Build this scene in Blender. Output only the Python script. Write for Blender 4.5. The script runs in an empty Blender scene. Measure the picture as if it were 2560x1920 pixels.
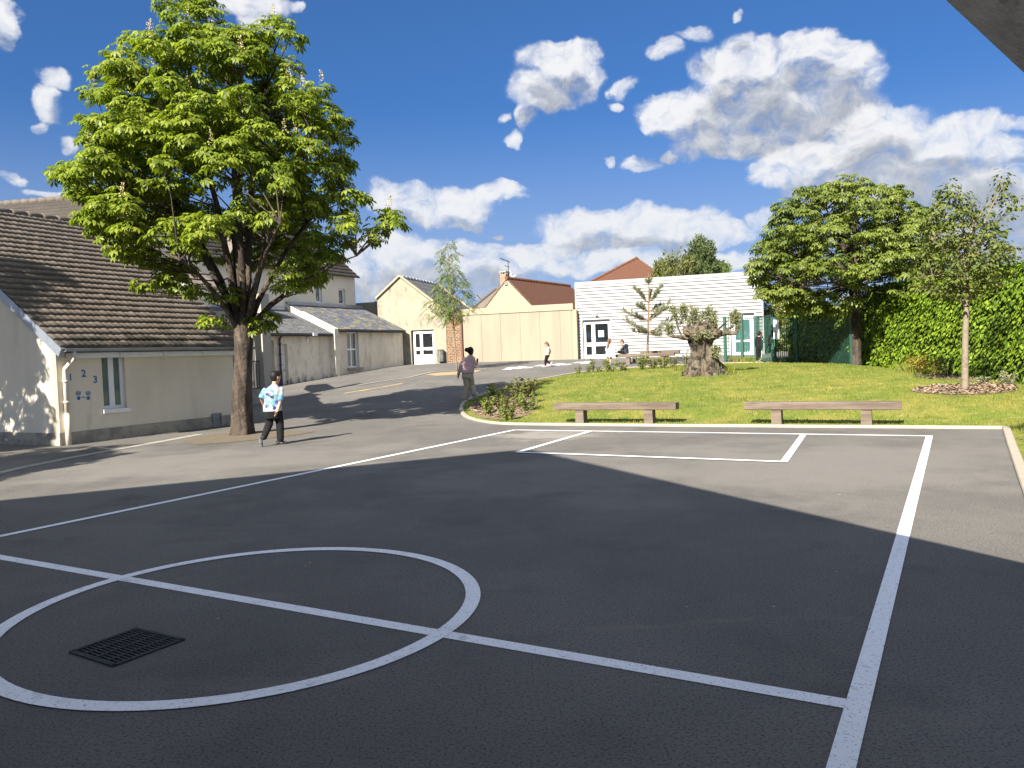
import bpy, bmesh, math, random
import numpy as np
from mathutils import Vector, Matrix, noise
from mathutils.geometry import delaunay_2d_cdt
rnd = random.Random(7)
rng = np.random.default_rng(11)
SC = bpy.context.scene
COL = SC.collection
# ------------------------------------------------------------------ camera, sky, sun, exposure
FOC, HC, ROLL, EYE = 1940.0, 887.0, 0.036, 1.6       # focal length and horizon of the photograph (2560 px wide)
PITCH = math.atan((960 - HC) / FOC)
FW = Vector((0, math.cos(PITCH), -math.sin(PITCH)))
UP0 = Vector((0, math.sin(PITCH), math.cos(PITCH)))
RT0 = Vector((1, 0, 0))
RT = RT0 * math.cos(ROLL) - UP0 * math.sin(ROLL)
UP = UP0 * math.cos(ROLL) + RT0 * math.sin(ROLL)
cd = bpy.data.cameras.new("camera")
cam = bpy.data.objects.new("camera", cd)
COL.objects.link(cam)
m3 = Matrix((RT, UP, -FW)).transposed()
cam.matrix_world = Matrix.Translation((0, 0, EYE)) @ m3.to_4x4()
cd.sensor_width = 36.0
cd.sensor_fit = 'HORIZONTAL'
cd.lens = FOC / 2560 * 36.0
cd.clip_start = 0.05
cd.clip_end = 3000
SC.camera = cam
SUN_EL = math.radians(34.5)
SUN_H = Vector((-.49, -.872, 0)).normalized()
TO_SUN = SUN_H * math.cos(SUN_EL) + Vector((0, 0, math.sin(SUN_EL)))
sd = bpy.data.lights.new("sun", 'SUN')
sd.energy = 5.0
sd.angle = math.radians(.5)
sd.color = (1.0, .93, .82)
so = bpy.data.objects.new("sun", sd)
COL.objects.link(so)
so.rotation_euler = (-TO_SUN).to_track_quat('-Z', 'Y').to_euler()
so.location = TO_SUN * 50
SC.view_settings.view_transform = 'Standard'
SC.view_settings.look = 'None'
SC.view_settings.gamma = 1
SC.view_settings.exposure = 1.5
SKY_STRENGTH = .10
SC.cycles.use_denoising = True
SC.cycles.max_bounces = 6
SC.cycles.transparent_max_bounces = 6

def ray(px, py):
    return FW + RT * ((px - 1280) / FOC) + UP * ((960 - py) / FOC)
def at(px, py, Y):
    d = ray(px, py)
    t = Y / d.y
    return Vector((d.x * t, Y, EYE + d.z * t))

# ------------------------------------------------------------------ node helpers
class NT:
    def __init__(s, tree):
        s.t = tree
    def n(s, typ, **kw):
        x = s.t.nodes.new(typ)
        for k, v in kw.items():
            setattr(x, k, v)
        return x
    def l(s, a, b):
        s.t.links.new(a, b)
    def setin(s, sock, v):
        if hasattr(v, 'is_output') or isinstance(v, bpy.types.NodeSocket):
            s.l(v, sock)
        else:
            sock.default_value = v
    def math(s, op, a, b=None, c=None, clamp=False):
        x = s.n('ShaderNodeMath', operation=op, use_clamp=clamp)
        s.setin(x.inputs[0], a)
        if b is not None: s.setin(x.inputs[1], b)
        if c is not None: s.setin(x.inputs[2], c)
        return x.outputs[0]
    def mix(s, f, a, b, blend='MIX'):
        x = s.n('ShaderNodeMix', data_type='RGBA', blend_type=blend)
        s.setin(x.inputs[0], f)
        s.setin(x.inputs[6], a if not isinstance(a, tuple) else (*a, 1))
        s.setin(x.inputs[7], b if not isinstance(b, tuple) else (*b, 1))
        return x.outputs[2]
    def ramp(s, v, lo, hi):
        x = s.n('ShaderNodeMapRange', interpolation_type='SMOOTHSTEP')
        s.setin(x.inputs[0], v)
        x.inputs[1].default_value = lo
        x.inputs[2].default_value = hi
        return x.outputs[0]
    def noise(s, vec, scale, detail=4, rough=.6, dist=0):
        x = s.n('ShaderNodeTexNoise')
        s.l(vec, x.inputs['Vector'])
        x.inputs['Scale'].default_value = scale
        x.inputs['Detail'].default_value = detail
        x.inputs['Roughness'].default_value = rough
        x.inputs['Distortion'].default_value = dist
        return x.outputs[0]

# ------------------------------------------------------------------ the sky: Nishita plus cumulus clouds in world directions
def build_world():
    w = bpy.data.worlds.new("World")
    SC.world = w
    w.use_nodes = True
    w.node_tree.nodes.clear()
    T = NT(w.node_tree)
    sky = T.n('ShaderNodeTexSky', sky_type='NISHITA')
    sky.sun_disc = False
    sky.sun_elevation = SUN_EL
    sky.sun_rotation = math.atan2(SUN_H.x, SUN_H.y)
    sky.altitude = 100
    sky.air_density = 1.0
    sky.dust_density = .25
    sky.ozone_density = 2.5
    geo = T.n('ShaderNodeTexCoord')
    sep = T.n('ShaderNodeSeparateXYZ')
    T.l(geo.outputs['Generated'], sep.inputs[0])
    X, Y, Z = sep.outputs
    az = T.math('ARCTAN2', X, Y)
    hd = T.math('SQRT', T.math('ADD', T.math('MULTIPLY', X, X), T.math('MULTIPLY', Y, Y)))
    el = T.math('ARCTAN2', Z, hd)
    # cumulus: each an ellipse of azimuth and elevation (degrees), roughened by noise
    blobs = []
    def px(cx, cy, rx, ry, wgt=1.0):
        d = ray(cx, cy)
        a = math.atan2(d.x, d.y); e = math.atan2(d.z, math.hypot(d.x, d.y))
        c = math.cos(a)
        blobs.append((a, e, rx / FOC * c * c, ry / FOC * c, wgt))
    backl = [(1400, 150, 105, 42), (1475, 140, 62, 46), (1375, 222, 98, 58), (1440, 190, 70, 60), (1318, 300, 42, 46), (1282, 350, 36, 24), (1255, 297, 28, 16),
             (1740, 88, 62, 24), (1660, 130, 52, 34), (1842, 45, 18, 20), (1560, 222, 42, 30), (1540, 265, 22, 18), (1610, 408, 62, 22), (1535, 402, 20, 14), (1670, 390, 25, 14),
             (1850, 170, 130, 62), (2010, 120, 86, 46), (2095, 105, 50, 24), (2105, 190, 110, 80), (2165, 230, 62, 50), (1915, 255, 255, 78), (1650, 290, 66, 44), (1755, 290, 120, 64), (2040, 300, 190, 76), (1830, 350, 150, 44), (1980, 350, 130, 56), (2120, 350, 160, 60),
             (1510, 556, 175, 44), (1640, 566, 165, 44), (1765, 585, 125, 36), (1420, 590, 70, 32), (1600, 600, 220, 30), (1910, 545, 60, 28),
             (1000, 498, 88, 46), (1120, 512, 140, 44), (1245, 488, 72, 30), (950, 475, 62, 40), (1160, 560, 50, 14), (1240, 578, 24, 10),
             (6, 50, 40, 62), (130, 205, 58, 36), (118, 262, 50, 46), (100, 306, 34, 20), (175, 352, 42, 32), (20, 445, 62, 24), (140, 478, 80, 12),
             (600, 8, 125, 32), (640, 60, 50, 34), (735, 22, 36, 18), (620, 90, 30, 22), (300, 330, 60, 40)]
    frontl = [(2185, 330, 135, 64), (2090, 385, 150, 56), (1990, 430, 120, 52), (2360, 345, 150, 44), (2320, 420, 260, 80), (2460, 410, 160, 70), (2200, 470, 260, 60), (2520, 480, 170, 70), (1930, 455, 45, 34), (2380, 560, 330, 70), (2560, 640, 200, 40),
              (1000, 640, 150, 62), (1150, 640, 150, 44), (1330, 636, 110, 34), (1480, 656, 165, 28), (920, 680, 100, 64), (1650, 650, 150, 30), (1100, 690, 250, 44), (1810, 650, 120, 26),
              (960, 738, 60, 24), (905, 740, 40, 22), (1190, 735, 40, 22), (2220, 745, 120, 26), (2520, 700, 70, 40), (2545, 310, 60, 16)]
    for b in backl: px(*b, .48 if b[2] < 64 and b[3] < 52 else 1.0)
    NA = len(blobs)
    for b in frontl: px(*b, .6 if b[2] < 61 else 1.0)
    NB = len(blobs)
    # unseen bright clouds outside this view, added to brighten and whiten the fill light
    r = random.Random(3)
    for e, step, a0, ra, re in ((.22, .55, 1.02, .30, .12), (.52, .60, 1.05, .34, .13), (.92, .62, .0, .40, .17), (1.25, .9, .0, .60, .16)):
        a = a0
        while a < (3.2 if a0 else 6.2):
            for q in ((1, -1) if a0 else (1,)):
                az_ = q * a if a0 else a - 3.1
                blobs.append((az_ + r.uniform(-.1, .1), e + r.uniform(-.03, .05), ra * r.uniform(.8, 1.1), re * r.uniform(.8, 1.1), 1.0))
            a += step
    def make_field(name, bl):
        g = bpy.data.node_groups.new(name, 'ShaderNodeTree')
        g.interface.new_socket("v", in_out='INPUT', socket_type='NodeSocketVector')
        g.interface.new_socket("f", in_out='OUTPUT', socket_type='NodeSocketFloat')
        G = NT(g)
        gi = G.n('NodeGroupInput'); go = G.n('NodeGroupOutput')
        tot = None
        for (a, e, ra, re, wg) in bl:
            ma = G.n('ShaderNodeVectorMath', operation='MULTIPLY_ADD')
            G.l(gi.outputs[0], ma.inputs[0]); ma.inputs[1].default_value = (1 / ra, 1 / re, 0); ma.inputs[2].default_value = (-a / ra, -e / re, 0)
            dt = G.n('ShaderNodeVectorMath', operation='DOT_PRODUCT')
            G.l(ma.outputs[0], dt.inputs[0]); G.l(ma.outputs[0], dt.inputs[1])
            qv = G.math('ADD', dt.outputs['Value'], 1 - wg) if wg < 1 else dt.outputs['Value']
            tot = qv if tot is None else G.math('SMOOTH_MIN', tot, qv, .25)
        G.l(G.math('SUBTRACT', 1.35, tot, clamp=True), go.inputs[0])
        return g
    comb = T.n('ShaderNodeCombineXYZ')
    T.l(az, comb.inputs[0]); T.l(el, comb.inputs[1])
    v = comb.outputs[0]
    nz = T.n('ShaderNodeTexNoise'); T.l(v, nz.inputs['Vector']); nz.inputs['Scale'].default_value = 20; nz.inputs['Detail'].default_value = 4
    wv = T.n('ShaderNodeVectorMath', operation='MULTIPLY_ADD')
    T.l(nz.outputs[1], wv.inputs[0]); wv.inputs[1].default_value = (.05, .045, 0); wv.inputs[2].default_value = (-.025, -.0225, 0)
    ad = T.n('ShaderNodeVectorMath', operation='ADD'); T.l(v, ad.inputs[0]); T.l(wv.outputs[0], ad.inputs[1])
    def shift(vec, dx, dy):
        x = T.n('ShaderNodeVectorMath', operation='ADD'); T.l(vec, x.inputs[0]); x.inputs[1].default_value = (dx, dy, 0)
        return x.outputs[0]
    def fluff(vec, off=(0, 0)):
        """billowing heads (rounded cells of several sizes) with wisps of noise"""
        vv = T.n('ShaderNodeVectorMath', operation='MULTIPLY_ADD'); T.l(vec, vv.inputs[0]); vv.inputs[1].default_value = (1, 1.3, 1); vv.inputs[2].default_value = (off[0], off[1] * 1.3, 0)
        vo = T.n('ShaderNodeTexVoronoi', feature='SMOOTH_F1', voronoi_dimensions='2D', normalize=True)
        T.l(vv.outputs[0], vo.inputs['Vector']); vo.inputs['Scale'].default_value = 24; vo.inputs['Detail'].default_value = 2.0; vo.inputs['Roughness'].default_value = .5; vo.inputs['Lacunarity'].default_value = 2.4
        vo.inputs['Smoothness'].default_value = .7
        n = T.noise(vv.outputs[0], 36, 8, .62)
        return T.math('ADD', T.math('MULTIPLY', vo.outputs['Distance'], -.95), n)
    n0 = fluff(ad.outputs[0])
    n1 = fluff(ad.outputs[0], (-.004, .013))
    n2 = T.noise(v, 13, 3, .5)
    K = CLOUD_K
    grad = T.math('MULTIPLY', T.math('SUBTRACT', n0, n1), .70)
    def layer(g, k=1.0):
        fs = []
        for q in ((0, 0), (-.006, .036)):
            x = T.n('ShaderNodeGroup'); x.node_tree = g; T.l(shift(ad.outputs[0], *q), x.inputs[0]); fs.append(x.outputs[0])
        d0 = T.math('ADD', fs[0], T.math('MULTIPLY', T.math('ADD', n0, -.10), 2.1))
        d0 = T.math('MULTIPLY', d0, T.math('MULTIPLY', fs[0], 2.4, clamp=True))
        al = T.ramp(d0, .0, 1.55)
        lit = T.math('ADD', grad, T.math('SUBTRACT', 1.0, T.math('MULTIPLY', fs[1], .74)))
        lit = T.math('ADD', lit, T.math('MULTIPLY', T.math('SUBTRACT', n2, .5), .40))
        lit = T.ramp(lit, -.05, .95)
        # thin cloud edges take the colour of the sky behind
        return al, T.mix(lit, (.34 * K * k, .375 * K * k, .45 * K * k ** 1.1), (.89 * K * k ** .92, .895 * K * k, .91 * K * k ** 1.1))
    alA, ccA = layer(make_field("far_clouds", blobs[:NA]))
    alB, ccB = layer(make_field("near_clouds", blobs[NA:NB]))
    alC, ccC = layer(make_field("fill_clouds", blobs[NB:]), 1.55)  # added unseen layer, brighter than the visible clouds for ambient fill
    sk = T.n('ShaderNodeVectorMath', operation='MULTIPLY')
    T.l(sky.outputs[0], sk.inputs[0]); sk.inputs[1].default_value = SKY_TINT
    hz = T.math('MULTIPLY', T.math('SUBTRACT', 1.0, T.ramp(el, -.02, .32)), .58)
    base = T.mix(hz, sk.outputs[0], (.42 * K, .52 * K, .68 * K))
    col = T.mix(T.math('MULTIPLY', alA, .97), base, ccA)
    col = T.mix(T.math('MULTIPLY', alB, .97), col, ccB)
    col = T.mix(T.math('MULTIPLY', alC, .97), col, ccC)
    col = T.mix(T.math('MULTIPLY', hz, .55), col, (.48 * K, .56 * K, .68 * K))
    # the sky is looked up a little above its true elevation: cleaner air, less white at the horizon
    cv = T.n('ShaderNodeCombineXYZ')
    T.l(X, cv.inputs[0]); T.l(Y, cv.inputs[1]); T.l(T.math('MULTIPLY_ADD', T.math('MAXIMUM', Z, 0), .85, SKY_LIFT), cv.inputs[2])
    nv = T.n('ShaderNodeVectorMath', operation='NORMALIZE'); T.l(cv.outputs[0], nv.inputs[0])
    T.l(nv.outputs[0], sky.inputs[0])
    bg = T.n('ShaderNodeBackground')
    T.l(col, bg.inputs[0]); bg.inputs[1].default_value = SKY_STRENGTH
    bg2 = T.n('ShaderNodeBackground')
    T.l(sk.outputs[0], bg2.inputs[0]); bg2.inputs[1].default_value = SKY_STRENGTH
    mx = T.n('ShaderNodeMixShader')
    T.l(T.math('GREATER_THAN', Z, -.02), mx.inputs[0]); T.l(bg2.outputs[0], mx.inputs[1]); T.l(bg.outputs[0], mx.inputs[2])
    out = T.n('ShaderNodeOutputWorld')
    T.l(mx.outputs[0], out.inputs[0])
    w.cycles.sampling_method = 'NONE'
CLOUD_K = 3.7
SKY_LIFT = .16
SKY_TINT = (.195, .345, .515)
build_world()
# ------------------------------------------------------------------ mesh helpers
class MB:
    def __init__(s):
        s.v = []; s.f = []
    def add(s, vs, fs):
        o = len(s.v)
        s.v += [Vector(p) for p in vs]
        s.f += [tuple(i + o for i in f) for f in fs]
        return s
    def box(s, c, sz, ax=None):
        c = Vector(c)
        X, Y, Z = ax or (Vector((1, 0, 0)), Vector((0, 1, 0)), Vector((0, 0, 1)))
        p = [c + X * (sx * sz[0] / 2) + Y * (sy * sz[1] / 2) + Z * (q * sz[2] / 2) for q in (-1, 1) for sy in (-1, 1) for sx in (-1, 1)]
        return s.add(p, [(0, 2, 3, 1), (4, 5, 7, 6), (0, 1, 5, 4), (2, 6, 7, 3), (0, 4, 6, 2), (1, 3, 7, 5)])
    def bar(s, a, b, w, h, up=(0, 0, 1)):
        a = Vector(a); b = Vector(b); d = (b - a); L = d.length; d.normalize()
        u = Vector(up); x = d.cross(u)
        if x.length < 1e-4: x = d.cross(Vector((1, 0, 0)))
        x.normalize(); y = x.cross(d)
        return s.box((a + b) / 2, (L, w, h), (d, x, y))
    def loft(s, rings, cap=True):
        n = len(rings[0]); o = len(s.v)
        for r in rings: s.v += [Vector(p) for p in r]
        for i in range(len(rings) - 1):
            for j in range(n):
                a = o + i * n + j; b = o + i * n + (j + 1) % n
                s.f.append((a, b, b + n, a + n))
        if cap:
            s.f.append(tuple(o + j for j in reversed(range(n))))
            s.f.append(tuple(o + (len(rings) - 1) * n + j for j in range(n)))
        return s
    def tube(s, pts, rad, seg=6, cap=True):
        pts = [Vector(p) for p in pts]
        if not isinstance(rad, (list, tuple)): rad = [rad] * len(pts)
        rings = []; x = None
        for i, p in enumerate(pts):
            d = (pts[min(i + 1, len(pts) - 1)] - pts[max(i - 1, 0)])
            if d.length < 1e-6: d = Vector((0, 0, 1))
            d.normalize()
            if x is None:
                x = d.orthogonal().normalized()
            else:
                x = (x - d * x.dot(d))
                x = x.normalized() if x.length > 1e-5 else d.orthogonal().normalized()
            y = d.cross(x)
            rings.append([p + (x * math.cos(2 * math.pi * k / seg) + y * math.sin(2 * math.pi * k / seg)) * rad[i] for k in range(seg)])
        return s.loft(rings, cap)
    def prism(s, poly, ext):
        poly = [Vector(p) for p in poly]; ext = Vector(ext); n = len(poly); o = len(s.v)
        s.v += poly + [p + ext for p in poly]
        s.f.append(tuple(o + i for i in range(n)))
        s.f.append(tuple(o + n + i for i in reversed(range(n))))
        for i in range(n):
            j = (i + 1) % n
            s.f.append((o + i, o + n + i, o + n + j, o + j))
        return s
    def build(s, name, mat, parent=None, smooth=False):
        inv = ROOTM[parent].inverted() if parent is not None and parent in ROOTM else Matrix()
        me = bpy.data.meshes.new(name)
        me.from_pydata([tuple(inv @ p) for p in s.v], [], s.f)
        bm = bmesh.new(); bm.from_mesh(me); bmesh.ops.recalc_face_normals(bm, faces=bm.faces[:]); bm.to_mesh(me); bm.free()
        return link(name, me, mat, parent, smooth)
ROOTM = {}
def link(name, me, mat, parent=None, smooth=False):
    me.name = name
    o = bpy.data.objects.new(name, me)
    COL.objects.link(o)
    if mat is not None:
        me.materials.clear(); me.materials.append(mat)
    if smooth:
        me.polygons.foreach_set('use_smooth', [True] * len(me.polygons))
    if parent is not None:
        o.parent = parent
        if parent in ROOTM: ROOTM[o] = ROOTM[parent]
    return o
def tag(o, label, cat, group=None):
    o['label'] = label; o['category'] = cat
    if group: o['group'] = group
    return o
def thing(name, label, cat, loc=(0, 0, 0), rotz=0.0, group=None):
    o = bpy.data.objects.new(name, None)
    COL.objects.link(o)
    o.empty_display_size = .2
    o.location = loc; o.rotation_euler = (0, 0, rotz)
    ROOTM[o] = Matrix.Translation(Vector(loc)) @ Matrix.Rotation(rotz, 4, 'Z')
    return tag(o, label, cat, group)
def struct(o, kind='structure'):
    o['kind'] = kind
    return o
def dup(root, loc, rotz, label=None, scale=1.0):
    r = root.copy(); COL.objects.link(r); r.location = loc; r.rotation_euler = (0, 0, rotz); r.scale = (scale,) * 3
    if label: r['label'] = label
    for ch in list(root.children):
        c = ch.copy(); COL.objects.link(c); c.parent = r
        for g in list(ch.children):
            d = g.copy(); COL.objects.link(d); d.parent = c
    return r
def np_mesh(name, verts, faces, mat, parent=None, smooth=False):
    """verts (N,3), faces (M,k) all of one size; world coordinates"""
    verts = np.asarray(verts, dtype=np.float64)
    if parent is not None and parent in ROOTM:
        M = np.array(ROOTM[parent].inverted())
        verts = verts @ M[:3, :3].T + M[:3, 3]
    me = bpy.data.meshes.new(name)
    k = faces.shape[1]; nf = faces.shape[0]
    me.vertices.add(len(verts)); me.vertices.foreach_set('co', verts.astype(np.float32).ravel())
    me.loops.add(nf * k); me.loops.foreach_set('vertex_index', faces.astype(np.int32).ravel())
    me.polygons.add(nf); me.polygons.foreach_set('loop_start', np.arange(0, nf * k, k, dtype=np.int32))
    me.update(calc_edges=True)
    return link(name, me, mat, parent, smooth)
def leaves(name, mat, parent, tv, tf, pos, nrm, fwd, scale):
    """instances of a small leaf template, baked into one mesh; nrm = face up, fwd = along the leaf"""
    tv = np.asarray(tv, float); tf = np.asarray(tf, int)
    pos = np.asarray(pos, float); nrm = np.asarray(nrm, float); fwd = np.asarray(fwd, float)
    nrm /= np.linalg.norm(nrm, axis=1, keepdims=True) + 1e-9
    side = np.cross(fwd, nrm); side /= np.linalg.norm(side, axis=1, keepdims=True) + 1e-9
    fw = np.cross(nrm, side)
    sc = np.asarray(scale, float).reshape(-1, 1, 1)
    V = pos[:, None, :] + sc * (tv[None, :, 0:1] * side[:, None, :] + tv[None, :, 1:2] * fw[:, None, :] + tv[None, :, 2:3] * nrm[:, None, :])
    n = len(pos)
    Fx = tf[None] + (np.arange(n) * len(tv))[:, None, None]
    return np_mesh(name, V.reshape(-1, 3), Fx.reshape(-1, tf.shape[1]), mat, parent)

# ------------------------------------------------------------------ materials
def mat(name, col, rough=.8, layers=(), bump=None, metal=0.0, spec=.3, island=0.0, trans=0.0, coord='Object'):
    m = bpy.data.materials.new(name)
    m.use_nodes = True
    T = NT(m.node_tree)
    b = m.node_tree.nodes['Principled BSDF']
    tc = T.n('ShaderNodeTexCoord').outputs[coord]
    c = T.mix(0.0, col, col)
    for L in layers:
        # (colour, scale, lo, hi, amount [, stretch xyz] [, low z, high z])
        c2, scale, lo, hi, amt = L[:5]
        vec = tc
        if len(L) > 5 and L[5]:
            mp = T.n('ShaderNodeMapping'); T.l(tc, mp.inputs[0]); mp.inputs['Scale'].default_value = L[5]; vec = mp.outputs[0]
        f = T.noise(vec, scale, 5, .62)
        if len(L) > 6 and L[6]:
            z0, z1 = L[6]
            sp = T.n('ShaderNodeSeparateXYZ'); T.l(tc, sp.inputs[0])
            mr = T.n('ShaderNodeMapRange'); T.l(sp.outputs[2], mr.inputs[0])
            mr.inputs[1].default_value = z0; mr.inputs[2].default_value = z1; mr.inputs[3].default_value = 0.0; mr.inputs[4].default_value = -1.0
            f = T.math('ADD', f, T.math('MULTIPLY', mr.outputs[0], .6))
        f = T.math('MULTIPLY', T.ramp(f, lo, hi), amt)
        c = T.mix(f, c, c2)
    if island:
        g = T.n('ShaderNodeNewGeometry')
        hs = T.n('ShaderNodeHueSaturation')
        T.l(c, hs.inputs['Color'])
        T.l(T.math('MULTIPLY_ADD', g.outputs['Random Per Island'], island, 1 - island / 2), hs.inputs['Value'])
        T.l(T.math('MULTIPLY_ADD', g.outputs['Random Per Island'], -.03, .515), hs.inputs['Hue'])
        c = hs.outputs[0]
    T.l(c, b.inputs['Base Color'])
    b.inputs['Roughness'].default_value = rough
    b.inputs['Metallic'].default_value = metal
    b.inputs['Specular IOR Level'].default_value = spec
    if bump:
        for sc_, st, di in (bump if isinstance(bump, list) else [bump]):
            bp = T.n('ShaderNodeBump')
            T.l(T.noise(tc, sc_, 4, .6), bp.inputs['Height'])
            bp.inputs['Strength'].default_value = st; bp.inputs['Distance'].default_value = di
            if b.inputs['Normal'].links: T.l(b.inputs['Normal'].links[0].from_socket, bp.inputs['Normal'])
            T.l(bp.outputs[0], b.inputs['Normal'])
    if trans:
        tr = T.n('ShaderNodeBsdfTranslucent')
        hs2 = T.n('ShaderNodeMix', data_type='RGBA', blend_type='MULTIPLY'); hs2.inputs[0].default_value = 1.0
        T.l(c, hs2.inputs[6]); hs2.inputs[7].default_value = (1.25, 1.35, .6, 1)
        T.l(hs2.outputs[2], tr.inputs[0])
        ms = T.n('ShaderNodeMixShader'); ms.inputs[0].default_value = trans
        T.l(b.outputs[0], ms.inputs[1]); T.l(tr.outputs[0], ms.inputs[2])
        T.l(ms.outputs[0], m.node_tree.nodes['Material Output'].inputs[0])
    return m
def brick_mat(name, c1, c2, mortar, w, h, msize, zscale=1.0, lich=None, rough=.85, bias=0.0, off=.5):
    m = bpy.data.materials.new(name); m.use_nodes = True
    T = NT(m.node_tree); b = m.node_tree.nodes['Principled BSDF']
    tc = T.n('ShaderNodeTexCoord').outputs['Object']
    sp = T.n('ShaderNodeSeparateXYZ'); T.l(tc, sp.inputs[0])
    cb = T.n('ShaderNodeCombineXYZ'); T.l(sp.outputs[0], cb.inputs[0]); T.l(T.math('MULTIPLY', sp.outputs[2], zscale), cb.inputs[1])
    br = T.n('ShaderNodeTexBrick'); T.l(cb.outputs[0], br.inputs[0])
    br.inputs['Color1'].default_value = (*c1, 1); br.inputs['Color2'].default_value = (*c2, 1); br.inputs['Mortar'].default_value = (*mortar, 1)
    br.inputs['Scale'].default_value = 1.0; br.inputs['Mortar Size'].default_value = msize
    br.inputs['Brick Width'].default_value = w; br.inputs['Row Height'].default_value = h; br.inputs['Bias'].default_value = bias
    br.offset = off
    c = br.outputs[0]
    if lich:
        c = T.mix(T.math('MULTIPLY', T.ramp(T.noise(tc, lich[1], 5, .7), .5, .62), lich[2]), c, lich[0])
    c = T.mix(T.math('MULTIPLY', T.ramp(T.noise(tc, 1.3, 4, .6), .35, .7), .35), c, tuple(x * .6 for x in c2))
    T.l(c, b.inputs['Base Color'])
    b.inputs['Roughness'].default_value = rough; b.inputs['Specular IOR Level'].default_value = .3
    bp = T.n('ShaderNodeBump'); T.l(br.outputs['Fac'], bp.inputs['Height']); bp.inputs['Strength'].default_value = .6; bp.inputs['Distance'].default_value = -.012
    T.l(bp.outputs[0], b.inputs['Normal'])
    return m
STAIN = (.17, .16, .14)
M = {}
M['asphalt'] = mat('asphalt', (.142, .133, .121), .9, [((.095, .09, .083), .45, .50, .68, .6, (1.6, .45, 1)), ((.178, .166, .148), .35, .42, .62, .8), ((.098, .092, .084), .9, .52, .72, .65), ((.19, .175, .15), 2.2, .60, .78, .35, (1, .25, 1)), ((.045, .044, .042), 70, .50, .62, .75), ((.34, .315, .28), 95, .60, .70, .7), ((.185, .17, .145), 1.1, .60, .70, .55, (.35, 1.6, 1))], [(80, .9, .016), (14, .15, .02)], spec=.25)
# a pale worn dust patch by the corner of the goal area; two broad patches paint sunlit asphalt paler
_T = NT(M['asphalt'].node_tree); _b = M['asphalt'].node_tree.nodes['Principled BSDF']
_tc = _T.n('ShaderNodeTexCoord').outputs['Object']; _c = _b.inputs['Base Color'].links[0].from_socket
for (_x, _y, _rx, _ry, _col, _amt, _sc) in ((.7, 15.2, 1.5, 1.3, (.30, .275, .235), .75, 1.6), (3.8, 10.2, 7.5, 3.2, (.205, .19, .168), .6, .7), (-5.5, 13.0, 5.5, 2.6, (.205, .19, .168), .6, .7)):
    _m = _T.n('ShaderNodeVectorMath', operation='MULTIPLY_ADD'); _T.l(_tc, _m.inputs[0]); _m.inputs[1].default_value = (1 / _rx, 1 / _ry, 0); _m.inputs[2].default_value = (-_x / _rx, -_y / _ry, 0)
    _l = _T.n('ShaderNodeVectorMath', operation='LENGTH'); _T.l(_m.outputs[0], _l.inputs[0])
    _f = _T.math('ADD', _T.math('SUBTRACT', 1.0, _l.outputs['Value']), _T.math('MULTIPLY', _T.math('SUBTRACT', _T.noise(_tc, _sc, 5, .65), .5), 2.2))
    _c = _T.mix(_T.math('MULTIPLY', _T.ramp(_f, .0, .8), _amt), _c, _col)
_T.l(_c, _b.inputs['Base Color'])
M['paint'] = mat('line_paint', (.80, .80, .80), .75, [((.66, .66, .65), 3.0, .5, .75, .6), ((.13, .125, .12), 85, .58, .66, .85), ((.20, .195, .19), 7, .58, .74, .45)], (80, .35, .008))
M['chalk_yellow'] = mat('yellow_chalk', (.75, .50, .12), .9, [((.15, .14, .13), 30, .45, .6, .6)])
M['chalk_pale'] = mat('pale_chalk', (.60, .42, .33), .9, [((.15, .14, .13), 30, .40, .55, .8)])
M['kerb'] = mat('concrete_kerb', (.335, .292, .228), .85, [((.40, .36, .30), 6, .45, .7, .7), ((.20, .19, .15), 22, .6, .75, .5)], (30, .2, .01))
M['edging'] = mat('concrete_edging', (.36, .33, .28), .85, [((.24, .22, .19), 5, .4, .7, .8)], (30, .2, .01))
M['soil'] = mat('dry_soil', (.14, .116, .083), .95, [((.12, .095, .065), 4, .4, .65, .8), ((.22, .18, .12), 14, .55, .7, .7)], (25, .5, .03))
M['sand'] = mat('sand', (.33, .255, .145), .95, [((.24, .19, .12), 9, .45, .65, .7)], (40, .3, .01))
M['lawn'] = mat('lawn_turf', (.140, .172, .022), .95, [((.215, .205, .040), .8, .42, .62, .85), ((.075, .115, .016), 1.7, .50, .70, .7), ((.30, .25, .09), 3.2, .56, .70, .8), ((.30, .26, .12), 14, .64, .74, .5)], [(40, .6, .04)])
M['blade'] = mat('grass_blade', (.140, .180, .024), .7, [((.24, .222, .046), .8, .42, .62, .85), ((.085, .125, .018), 1.7, .50, .70, .7), ((.34, .28, .10), 3.2, .56, .70, .8)], island=.6, trans=.3)
M['chip'] = mat('wood_chip', (.265, .195, .130), .9, [((.17, .12, .08), 12, .4, .6, .7)], island=.8)
M['mulch'] = mat('mulch_bed', (.21, .155, .10), .95, [((.13, .09, .06), 18, .42, .6, .8), ((.45, .33, .22), 30, .55, .7, .6)], (30, .7, .03))
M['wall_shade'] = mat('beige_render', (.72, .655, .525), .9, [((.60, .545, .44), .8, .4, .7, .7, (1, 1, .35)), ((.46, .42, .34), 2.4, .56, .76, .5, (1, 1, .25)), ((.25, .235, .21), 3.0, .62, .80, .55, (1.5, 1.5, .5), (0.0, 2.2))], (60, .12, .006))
M['wall_lit'] = mat('cream_render', (.315, .282, .210), .9, [((.265, .238, .178), 1.0, .40, .62, .9), ((.20, .182, .142), 1.6, .50, .66, .7, (1, 1, .6)), ((.12, .112, .092), 3.0, .57, .70, .75, (1, 1, .5)), ((.11, .105, .09), 4.0, .40, .58, .9, (1, 1, .6), (1.0, 2.1))], (50, .15, .008))
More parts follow.
